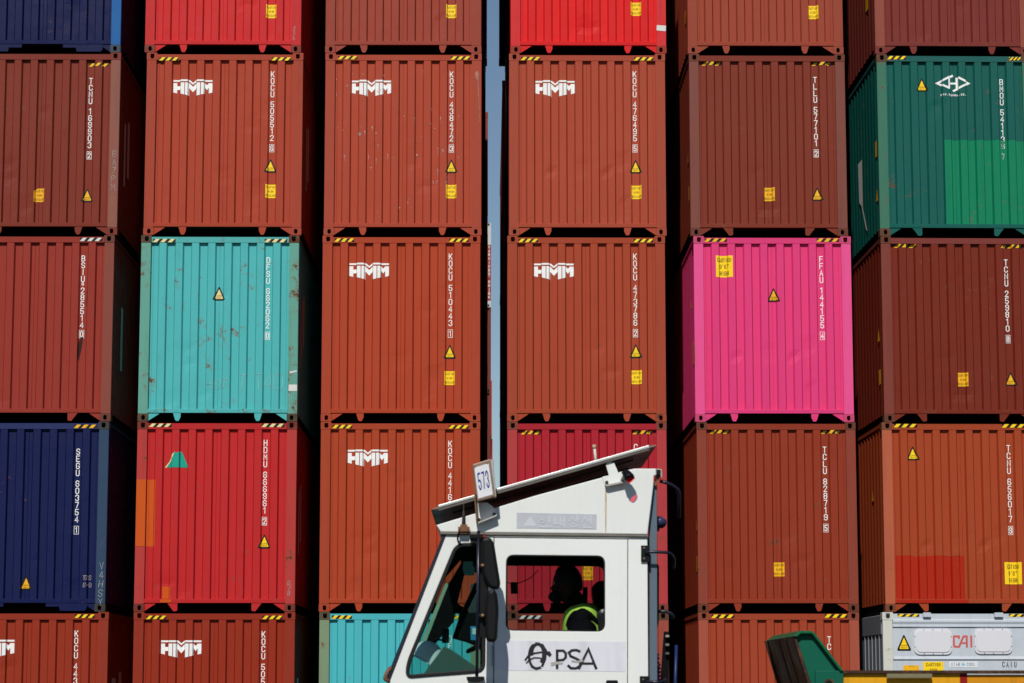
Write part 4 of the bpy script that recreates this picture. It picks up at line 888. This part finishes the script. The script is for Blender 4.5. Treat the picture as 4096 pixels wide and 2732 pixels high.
# mirrors on their pole
MY = T0 - .36
pole = part('mirror_pole', tube_mesh([(T(651, 636)[0], MY, T(651, 636)[1]), (T(648, 1000)[0], MY, T(648, 1000)[1]), (T(640, 1540)[0], MY, T(640, 1540)[1])], .0105), NAVY)
def mirror(pts, r, label):
    xs = TP(pts)
    m_ = part('mirror', plate_mesh(rounded(xs, r, 5), (), MY - .045, MY + .035, .018), BLKP)
    return m_
mirror([(668, 682), (722, 676), (746, 712), (786, 965), (772, 998), (722, 990), (704, 968), (672, 900)], .03, 0)
mirror([(706, 1010), (744, 992), (764, 1020), (774, 1110), (766, 1300), (748, 1322), (704, 1314), (694, 1290), (690, 1100)], .03, 0)
part('mirror_arm', plate_mesh(TP([(654, 700), (676, 700), (712, 985), (700, 1290), (652, 1290)]), (), MY + .016, MY + .03, .003), BLKP)
for v in (850, 1156):
    part('mirror_clamp', tube_mesh([(T(652, v)[0], MY - .02, T(652, v)[1]), (T(700, v)[0], MY - .01, T(700, v)[1])], .012), NAVY, pole)
    x, z = T(676, v); part('clamp_knob', tube_mesh([(x, MY - .05, z), (x, MY - .02, z)], .011, 10), plain('brass', (150, 120, 80), .4, .5), pole)
part('mirror_bracket', plate_mesh(TP(rounded([(592, 656), (700, 656), (698, 672), (688, 682), (600, 680)], 6)), (), MY - .012, T0 - .004, .002), BLKP)
part('mirror_bracket', plate_mesh(TP(rounded([(576, 1530), (686, 1528), (684, 1550), (660, 1560), (600, 1562), (580, 1552)], 6)), (), MY - .012, T0 - .004, .002), BLKP)
x, z = T(690, 668); part('marker_lens', box_mesh(x - .009, x + .004, MY - .02, MY - .0125, z - .008, z + .004), plain('red_lens', (190, 40, 20), .3))
part('wiper_pivot', tube_mesh(arc_pts([H3(100, 1470, .0), H3(76, 1500, -.02), H3(60, 1545, -.02), H3(88, 1556, 0)]), .012), RUSTM)
# inside the cab
DG = paint('dash_plastic', (70, 92, 86), rust=0, rough=.6, grime=.2)
I1 = T0 + .30
part('dashboard', plate_mesh(TP([(150, 1800), (230, 1560), (300, 1512), (430, 1338), (470, 1352), (640, 1470), (640, 1800)]), (), T0 + .10, F0 - .1, .006), DG)
part('monitor', plate_mesh(TP(rounded([(412, 1222), (460, 1220), (460, 1312), (414, 1312)], 5)), (), I1, I1 + .03, .003), BLKP)
part('monitor_arm', tube_mesh(arc_pts([H3(415, 1292, .33), H3(370, 1290, .33), H3(335, 1340, .35), H3(330, 1420, .38)]), .006), BLKP)
part('headliner_shade', plate_mesh(TP([(470, 690), (700, 690), (700, 890), (640, 850), (556, 850), (530, 770), (425, 890), (400, 900)]), (), T0 + .55, T0 + .58), DARK)  # black sheet added for the dark area at the headliner
part('pillar_trim', plate_mesh(TP([(418, 890), (446, 880), (268, 1330), (238, 1330)]), (), F0 - .06, F0 - .03), plain('pale_green_trim', (150, 176, 150), .6))
part('pillar_cover', plate_mesh(TP([(446, 885), (530, 745), (556, 800), (486, 1080), (476, 1150), (330, 1325), (272, 1330)]), (), F0 - .09, F0 - .07), DARK)
part('card_holder', plate_mesh(TP(rounded([(552, 790), (612, 790), (612, 820), (624, 828), (620, 880), (556, 878), (546, 830)], 5)), (), T0 + .3, T0 + .33), plain('pale_teal_plastic', (128, 178, 172)))
part('bright_strip', plate_mesh(TP([(590, 900), (642, 880), (642, 1118), (575, 1118)]), (), F0 - .12, F0 - .1), plain('brightened_strip_white', (220, 228, 214)))  # stand-in for a lit strip beyond the windows, brightness put into its colour
part('steering_column', plate_mesh(TP([(520, 1120), (645, 1110), (700, 1120), (700, 1420), (640, 1330), (560, 1300), (478, 1278), (520, 1150)]), (), T0 + .42, T0 + .6, .01), DARK)
part('wiper_arm', tube_mesh([H3(640, 925, .5), H3(545, 1125, .5)], .018), DARK); part('far_mirror', plate_mesh(TP([(470, 930), (500, 900), (500, 1060), (440, 1170)]), (), F0 + .15, F0 + .2), DARK)
sw = part('steering_wheel', tube_mesh([H3(640 + 62 * math.cos(a_), 1330 - 30 * math.cos(a_) , .62 + .2 * math.sin(a_)) for a_ in [2 * math.pi * i / 24 for i in range(25)]], .014), BLKP)
part('permit_card', plate_mesh(TP([(598, 1210), (636, 1210), (636, 1298), (600, 1296)]), (), T0 + .06, T0 + .062), plain('blue_card', (40, 130, 180))); part('permit_card', plate_mesh(TP([(610, 1222), (634, 1222), (634, 1262), (611, 1262)]), (), T0 + .056, T0 + .059), plain('pale_card', (190, 220, 210)))
part('radio_handset', plate_mesh(TP(rounded([(856, 905), (905, 906), (906, 982), (858, 982)], 6)), (), T0 + .7, T0 + .73, .003), BLKP)
part('radio_cord', tube_mesh(arc_pts([H3(1040, 825, .75), H3(985, 880, .74), H3(910, 912, .72), H3(850, 915, .72), H3(790, 880, .75)]), .003, 6), BLKP)
part('grab_bar', plate_mesh(TP([(1340, 930), (1371, 928), (1371, 1125), (1340, 1125)]), (), T0 + .95, T0 + .99), DARK)
seat = part('seat', plate_mesh(TP(rounded([(1400, 1120), (1425, 1088), (1475, 1080), (1490, 1300), (1480, 1640), (1400, 1640), (1396, 1300)], 24)), (), T0 + .36, T0 + .86, .03), plain('black_seat_vinyl', (30, 30, 34), .35, spec=.5))
part('headrest', plate_mesh(TP(rounded([(1384, 940), (1420, 905), (1470, 905), (1476, 1060), (1430, 1085), (1396, 1050)], 28)), (), T0 + .48, T0 + .76, .03), DARK, seat)
part('seat_cushion', plate_mesh(TP(rounded([(1020, 1560), (1400, 1580), (1400, 1690), (1020, 1690)], 24)), (), T0 + .36, T0 + .86, .03), DARK, seat)
# chassis and wheels, below the picture
X = lambda u: T(u, 1600)[0]
part('chassis_rail', box_mesh(X(-250), X(3200), T0 + .35, T0 + .45, .75, .98), GREYB); part('chassis_rail', box_mesh(X(-250), X(3200), T0 + 1.0, T0 + 1.1, .75, .98), GREYB)
part('bumper', box_mesh(X(-380), X(-250), T0 - .1, T0 + TW + .1, .5, .95, bev=.02), RUB)
def wheel(par, x, y, r=.5):
    ty = part('wheel', tube_mesh([(x, y - .14, r), (x, y - .12, r), (x, y + .12, r), (x, y + .14, r)], r, 32, rads=[r * .88, r, r, r * .88]), RUB, par)
    part('rim', tube_mesh([(x, y - .155, r), (x, y - .141, r)], r * .55, 24), GREYB, ty)
for xx in (X(100), X(2500)):
    for yy in (T0 + .12, T0 + TW - .1): wheel(truck, xx, yy)
# ------------------------------------------------------------------ hard hat on the dashboard
hx, hz = T(296, 1405, T0 + .32)
bm = bmesh.new(); bmesh.ops.create_uvsphere(bm, u_segments=24, v_segments=14, radius=1)
for v in bm.verts:
    if v.co.z < -.05: v.co.z = -.05 - (abs(v.co.z) - .05) * .02
    v.co = (v.co.x * .115, v.co.y * .10, v.co.z * .125)
bmesh.ops.rotate(bm, verts=bm.verts, cent=(0, 0, 0), matrix=Matrix.Rotation(R(28), 3, 'Y'))
hat = mesh_obj('hard_hat', bm_mesh(bm, True), plain('white_hard_hat', (236, 240, 246), .3)); hat.location = (hx + .02, T0 + .30, hz - .02); tag(hat, 'white hard hat lying on the dashboard behind the truck windscreen', 'hard hat')
bm = bmesh.new(); bmesh.ops.create_circle(bm, cap_ends=True, radius=.13, segments=28); r_ = bmesh.ops.extrude_face_region(bm, geom=bm.faces[:]); bmesh.ops.translate(bm, verts=[v for v in r_['geom'] if isinstance(v, bmesh.types.BMVert)], vec=(0, 0, .006))
bmesh.ops.translate(bm, verts=bm.verts, vec=(-.01, 0, -.012)); bmesh.ops.rotate(bm, verts=bm.verts, cent=(0, 0, 0), matrix=Matrix.Rotation(R(28), 3, 'Y'))
mesh_obj('brim', bm_mesh(bm), plain('white_hard_hat', (206, 214, 224), .3), hat)

# ------------------------------------------------------------------ the driver
DY = T0 + .52
def D3(u, v, dy=0.0): x, z = T(u, v, DY + dy); return Vector((x, DY + dy, z))
root = D3(1300, 1560)
person = empty('person', (root.x, DY, root.z)); tag(person, 'driver in a black face mask and lime green safety vest, sitting in the truck cab', 'person')
def pp(name, me, mat, par=None):
    me.transform(Matrix.Translation(-root)); return mesh_obj(name, me, mat, par or person)
def skin(name, verts, edges, radii, mat, sub=2, par=None):
    me = bpy.data.meshes.new(name); me.from_pydata([tuple(v) for v in verts], edges, [])
    ob = bpy.data.objects.new(name, me); C.objects.link(ob)
    md = ob.modifiers.new('skin', 'SKIN'); 
    for i, r in enumerate(radii): ob.data.skin_vertices[0].data[i].radius = r if isinstance(r, tuple) else (r, r)
    ob.data.skin_vertices[0].data[0].use_root = True
    s2 = ob.modifiers.new('sub', 'SUBSURF'); s2.levels = sub; s2.render_levels = sub
    dg = bpy.context.evaluated_depsgraph_get(); out = bpy.data.meshes.new_from_object(ob.evaluated_get(dg)); bpy.data.objects.remove(ob)
    for p in out.polygons: p.use_smooth = True
    out.materials.clear(); return pp(name, out, mat, par)
SK = plain('skin', (70, 42, 32), .7, spec=.15); CL_ = plain('black_work_clothes', (14, 14, 20), .85, spec=.1); HR = plain('black_hair', (10, 9, 9), .6)
V = []; E_ = []; Ra = []
def jv(p, r, frm=None):
    V.append(p); Ra.append(r)
    if frm is not None: E_.append((frm, len(V) - 1))
    return len(V) - 1
pel = jv(D3(1330, 1580), (.13, .16)); sp1 = jv(D3(1320, 1420), (.12, .15), pel); sp2 = jv(D3(1310, 1260), (.12, .16), sp1); ch_ = jv(D3(1300, 1160), (.11, .15), sp2)
nk0 = jv(D3(1288, 1085), (.072, .08), ch_); nk1 = jv(D3(1246, 1030), (.058, .058), nk0); jw = jv(D3(1205, 985), (.07, .066), nk1); cr_ = jv(D3(1205, 925), (.088, .075), jw); tp = jv(D3(1205, 885), (.075, .064), cr_)
for s_ in (-1, 1):
    sh = jv(D3(1300, 1160, s_ * .19), .062, ch_); el = jv(D3(1230, 1385, s_ * .25), .044, sh); wr = jv(D3(1010, 1420, s_ * .18), .028, el); pm_ = jv(D3(950, 1405, s_ * .165), (.034, .016), wr)
    for f_i, (du, dv, dy_) in enumerate(((-45, 22, -.032), (-52, 20, -.011), (-50, 22, .011), (-42, 26, .030))):
        b0 = jv(D3(940 + du * .2, 1405 + dv * .2, s_ * .165 + dy_ * .8), .010, pm_); b1 = jv(D3(935 + du * .75, 1402 + dv * .5, s_ * .165 + dy_), .009, b0); jv(D3(935 + du * .95, 1405 + dv * 1.9, s_ * .165 + dy_), .0075, b1)
    t0_ = jv(D3(965, 1420, s_ * .13), .011, pm_); jv(D3(935, 1440, s_ * .12), .009, t0_)
    kn = jv(D3(1060, 1560, s_ * .14), .075, pel); kn2 = jv(D3(930, 1600, s_ * .16), .062, kn); an_ = jv(D3(900, 2020, s_ * .15), .042, kn2); jv(D3(800, 2070, s_ * .15), (.04, .03), an_)
body = skin('body', V, E_, Ra, CL_)
# head: one sculpted surface with brow, nose, chin, ears
hc = D3(1202, 955); bm = bmesh.new(); bmesh.ops.create_uvsphere(bm, u_segments=40, v_segments=30, radius=1)
for v in bm.verts:
    x, y, z = v.co
    sx = .092 * (1 - .12 * max(0, -z)); X_ = x * sx; Y_ = y * .076 * (1 - .22 * max(0, -z)); Z_ = z * .125
    if x < 0:
        fr = max(0, -x) ** 2 * math.exp(-(y / .32) ** 2)
        X_ -= .020 * fr * math.exp(-((z + .12) / .16) ** 2) + .010 * fr * math.exp(-((z + .75) / .18) ** 2) + .006 * fr * math.exp(-((z + .48) / .1) ** 2)
        X_ += .008 * fr * math.exp(-((z - .08) / .09) ** 2)
        X_ += .016 * max(0, -z - .3) * (1 - fr)
    v.co = (X_, Y_, Z_)
bmesh.ops.rotate(bm, verts=bm.verts, cent=(0, 0, 0), matrix=Matrix.Rotation(R(-4), 3, 'Y')); bmesh.ops.translate(bm, verts=bm.verts, vec=hc)
head = pp('head', bm_mesh(bm, True), SK)
bm = bmesh.new()
for s_ in (-1, 1):
    r_ = bmesh.ops.create_uvsphere(bm, u_segments=12, v_segments=8, radius=1); 
    for v in r_['verts']: v.co = hc + Vector((.012 + v.co.x * .018, s_ * .077 + v.co.y * .010, -.008 + v.co.z * .032))
pp('ear', bm_mesh(bm, True), SK, None)
bm = bmesh.new()
for s_ in (-1, 1):
    r_ = bmesh.ops.create_uvsphere(bm, u_segments=12, v_segments=8, radius=.012)
    for v in r_['verts']: v.co = hc + Vector((-.082, s_ * .03, .012)) + v.co
pp('eyes', bm_mesh(bm, True), plain('eye_white', (170, 165, 160), .2))
bm = bmesh.new(); bmesh.ops.create_uvsphere(bm, u_segments=40, v_segments=30, radius=1)
dl = [f for f in bm.faces if f.calc_center_median().x < -.55 and f.calc_center_median().z < .55 or f.calc_center_median().z < -.35 or (f.calc_center_median().x < -.1 and f.calc_center_median().z < .1)]
bmesh.ops.delete(bm, geom=dl, context='FACES')
for v in bm.verts:
    n_ = noise.noise(v.co * 6) * .003; v.co = hc + Vector((v.co.x * .101 + .003, v.co.y * .084, v.co.z * .136 + .006)) + v.co * n_
pp('hair', bm_mesh(bm, True), HR)
bm = bmesh.new(); bmesh.ops.create_uvsphere(bm, u_segments=24, v_segments=16, radius=1)
bmesh.ops.delete(bm, geom=[f for f in bm.faces if f.calc_center_median().x > .25], context='FACES')
for v in bm.verts: k_ = 1 + .35 * max(0, -v.co.x) ** 3; v.co = hc + Vector((-.052 + v.co.x * .052 * k_, v.co.y * .064, -.074 + v.co.z * .052))
pp('face_mask', bm_mesh(bm, True), plain('black_mask', (12, 12, 14), .9))
# safety vest: a shell round the torso, open at the arms, with its shoulder bands
VG = plain('lime_vest', (204, 255, 104), .7, var=.08); bm = bmesh.new(); rings = []
for v_, cu_, ru, ry in ((1072, 1318, .05, .09), (1090, 1308, .085, .16), (1116, 1300, .112, .195), (1150, 1300, .125, .205), (1200, 1304, .135, .205), (1300, 1312, .14, .205), (1420, 1322, .145, .20), (1520, 1330, .15, .20)):
    c0 = D3(cu_, v_); rings.append([bm.verts.new((c0.x + ru * math.cos(a_), DY + ry * math.sin(a_), c0.z + .025 * math.cos(a_) * 0)) for a_ in [2 * math.pi * i / 36 for i in range(36)]])
for a_, b_ in zip(rings, rings[1:]):
    for i in range(36): bm.faces.new((a_[i], a_[(i + 1) % 36], b_[(i + 1) % 36], b_[i]))
pp('safety_vest', bm_mesh(bm, True), VG)
# sleeves and shoulders come through the arm holes of the vest
for s_ in (-1, 1):
    sv = [D3(1302, 1200, s_ * .17), D3(1300, 1235, s_ * .22), D3(1276, 1320, s_ * .245), D3(1235, 1392, s_ * .25)]
    skin('sleeve', sv, [(0, 1), (1, 2), (2, 3)], [(.105, .085), (.108, .085), .08, .06], CL_)

# ------------------------------------------------------------------ yellow trailer with its green corner guide
def G(u, v, Y): return pt(3000 + u * .4662, 2400 + v * .4662, Y)
def GP(pts, Y): return [G(u, v, Y) for u, v in pts]
TY = 15.5; tx, _ = G(1500, 700, TY)
trailer = empty('port_trailer', (tx, TY + .8, 0)); tag(trailer, 'rust streaked yellow port trailer with a green angled corner guide, at the bottom right', 'trailer')
YP = paint('yellow_trailer_paint', (222, 158, 24), faded=(196, 140, 40), rust=.42, streak=.9, rough=.5, rustcol=(74, 40, 18), grime=.5); YP2 = paint('amber_trailer_paint', (206, 136, 22), rust=.3, streak=.8, grime=.4)
GRN = paint('green_guide_paint', (6, 88, 68), faded=(10, 98, 76), rust=.06, streak=.15, rough=.5); GRD = paint('green_rim_paint', (4, 92, 56), rust=.12, rough=.5); RST = paint('rusted_steel', (58, 40, 30), rust=.75, faded=(80, 58, 44))
xr = G(2351, 600, TY)[0] + 5
def zz(v): return G(1500, v, TY)[1]
x_ = lambda u: G(u, 620, TY)[0]
part('side_rail', box_mesh(x_(800), x_(1800), TY, TY + .12, zz(1300), zz(628)), YP, trailer); part('side_rail', box_mesh(x_(1862), xr, TY, TY + .12, zz(1300), zz(640)), YP2, trailer)
part('red_band', box_mesh(x_(1800), x_(1862), TY - .002, TY + .12, zz(1300), zz(628)), paint('dark_red_paint', (140, 20, 18), streak=.3), trailer)
part('top_rail', box_mesh(x_(792), xr, TY - .03, TY + .14, zz(632), zz(604), bev=.003), RST, trailer)
part('lashing_plate', box_mesh(x_(1162), x_(1552), TY - .05, TY - .031, zz(672), zz(632), bev=.003), paint('weathered_grey_plate', (122, 116, 88), rust=.25, streak=.4), trailer)
part('side_rail', box_mesh(x_(800), xr, TY + 1.6, TY + 1.72, zz(1300), zz(630)), YP2, trailer)
for k_ in range(4): xx = x_(900) + k_ * 1.6; part('cross_member', box_mesh(xx, xx + .1, TY + .13, TY + 1.59, zz(1100), zz(800)), YP2, trailer)
gx = part('corner_guide', plate_mesh(GP([(388, 312), (428, 282), (520, 284), (540, 300), (766, 612), (800, 612), (800, 1300), (660, 1300), (500, 712)], TY), (), TY + .0, TY + .03), GRN, trailer)
part('guide_rim', plate_mesh(GP([(366, 312), (424, 264), (524, 266), (546, 282), (792, 606), (768, 612), (532, 300), (516, 290), (430, 290), (394, 318)], TY), (), TY - .05, TY + .03, .004), GRD, gx)
part('guide_edge', plate_mesh(GP([(366, 312), (394, 318), (520, 712), (700, 1300), (672, 1300), (490, 712)], TY), (), TY - .03, TY + .06, .004), RST, gx)
part('guide_block', plate_mesh(GP([(556, 606), (796, 606), (796, 1300), (566, 1300)], TY), (), TY - .03, TY - .002, .004), GRN, gx)
ri = [G(672 + 40 * math.cos(a_), 712 + 36 * math.sin(a_), TY) for a_ in [2 * math.pi * i / 28 for i in range(28)]]; ri2 = [G(672 + 26 * math.cos(a_), 716 + 24 * math.sin(a_), TY) for a_ in [2 * math.pi * i / 28 for i in range(28)]]
part('guide_eye', plate_mesh(ri, [ri2], TY - .045, TY - .031), RST, gx)
# sloping inner face of the guide, seen from below, running across to the far side
FYR = TY + 1.45
face = plate_mesh(GP([(372, 316), (392, 312), (700, 1300), (676, 1300)], TY), (), TY + .06, FYR, 0)
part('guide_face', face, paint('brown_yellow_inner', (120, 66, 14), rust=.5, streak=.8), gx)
def GF(pts, dy): return GP(pts, TY), TY + dy
for dy in (.42, .80):
    part('guide_rib', plate_mesh(GP([(364, 318), (374, 316), (676, 1300), (666, 1300)], TY), (), TY + dy, TY + dy + .03), RST, gx)
part('guide_edge', plate_mesh(GP([(350, 314), (394, 300), (700, 1300), (640, 1300)], TY), (), FYR, FYR + .05, .004), RST, gx)
part('guide_stripe', plate_mesh(GP([(186, 372), (216, 372), (268, 640), (276, 720), (258, 690)], FYR - .01), (), FYR - .02, FYR - .004), plain('bright_yellow_paint', (250, 180, 14), .5, var=.05), gx)
part('guide_top', plate_mesh(GP([(366, 312), (424, 264), (430, 270), (374, 320)], TY), (), TY + .031, FYR), GRD, gx)
for xx in (x_(1500), x_(3500)):
    for yy in (TY + .2, TY + 1.5): wheel(trailer, xx, yy)
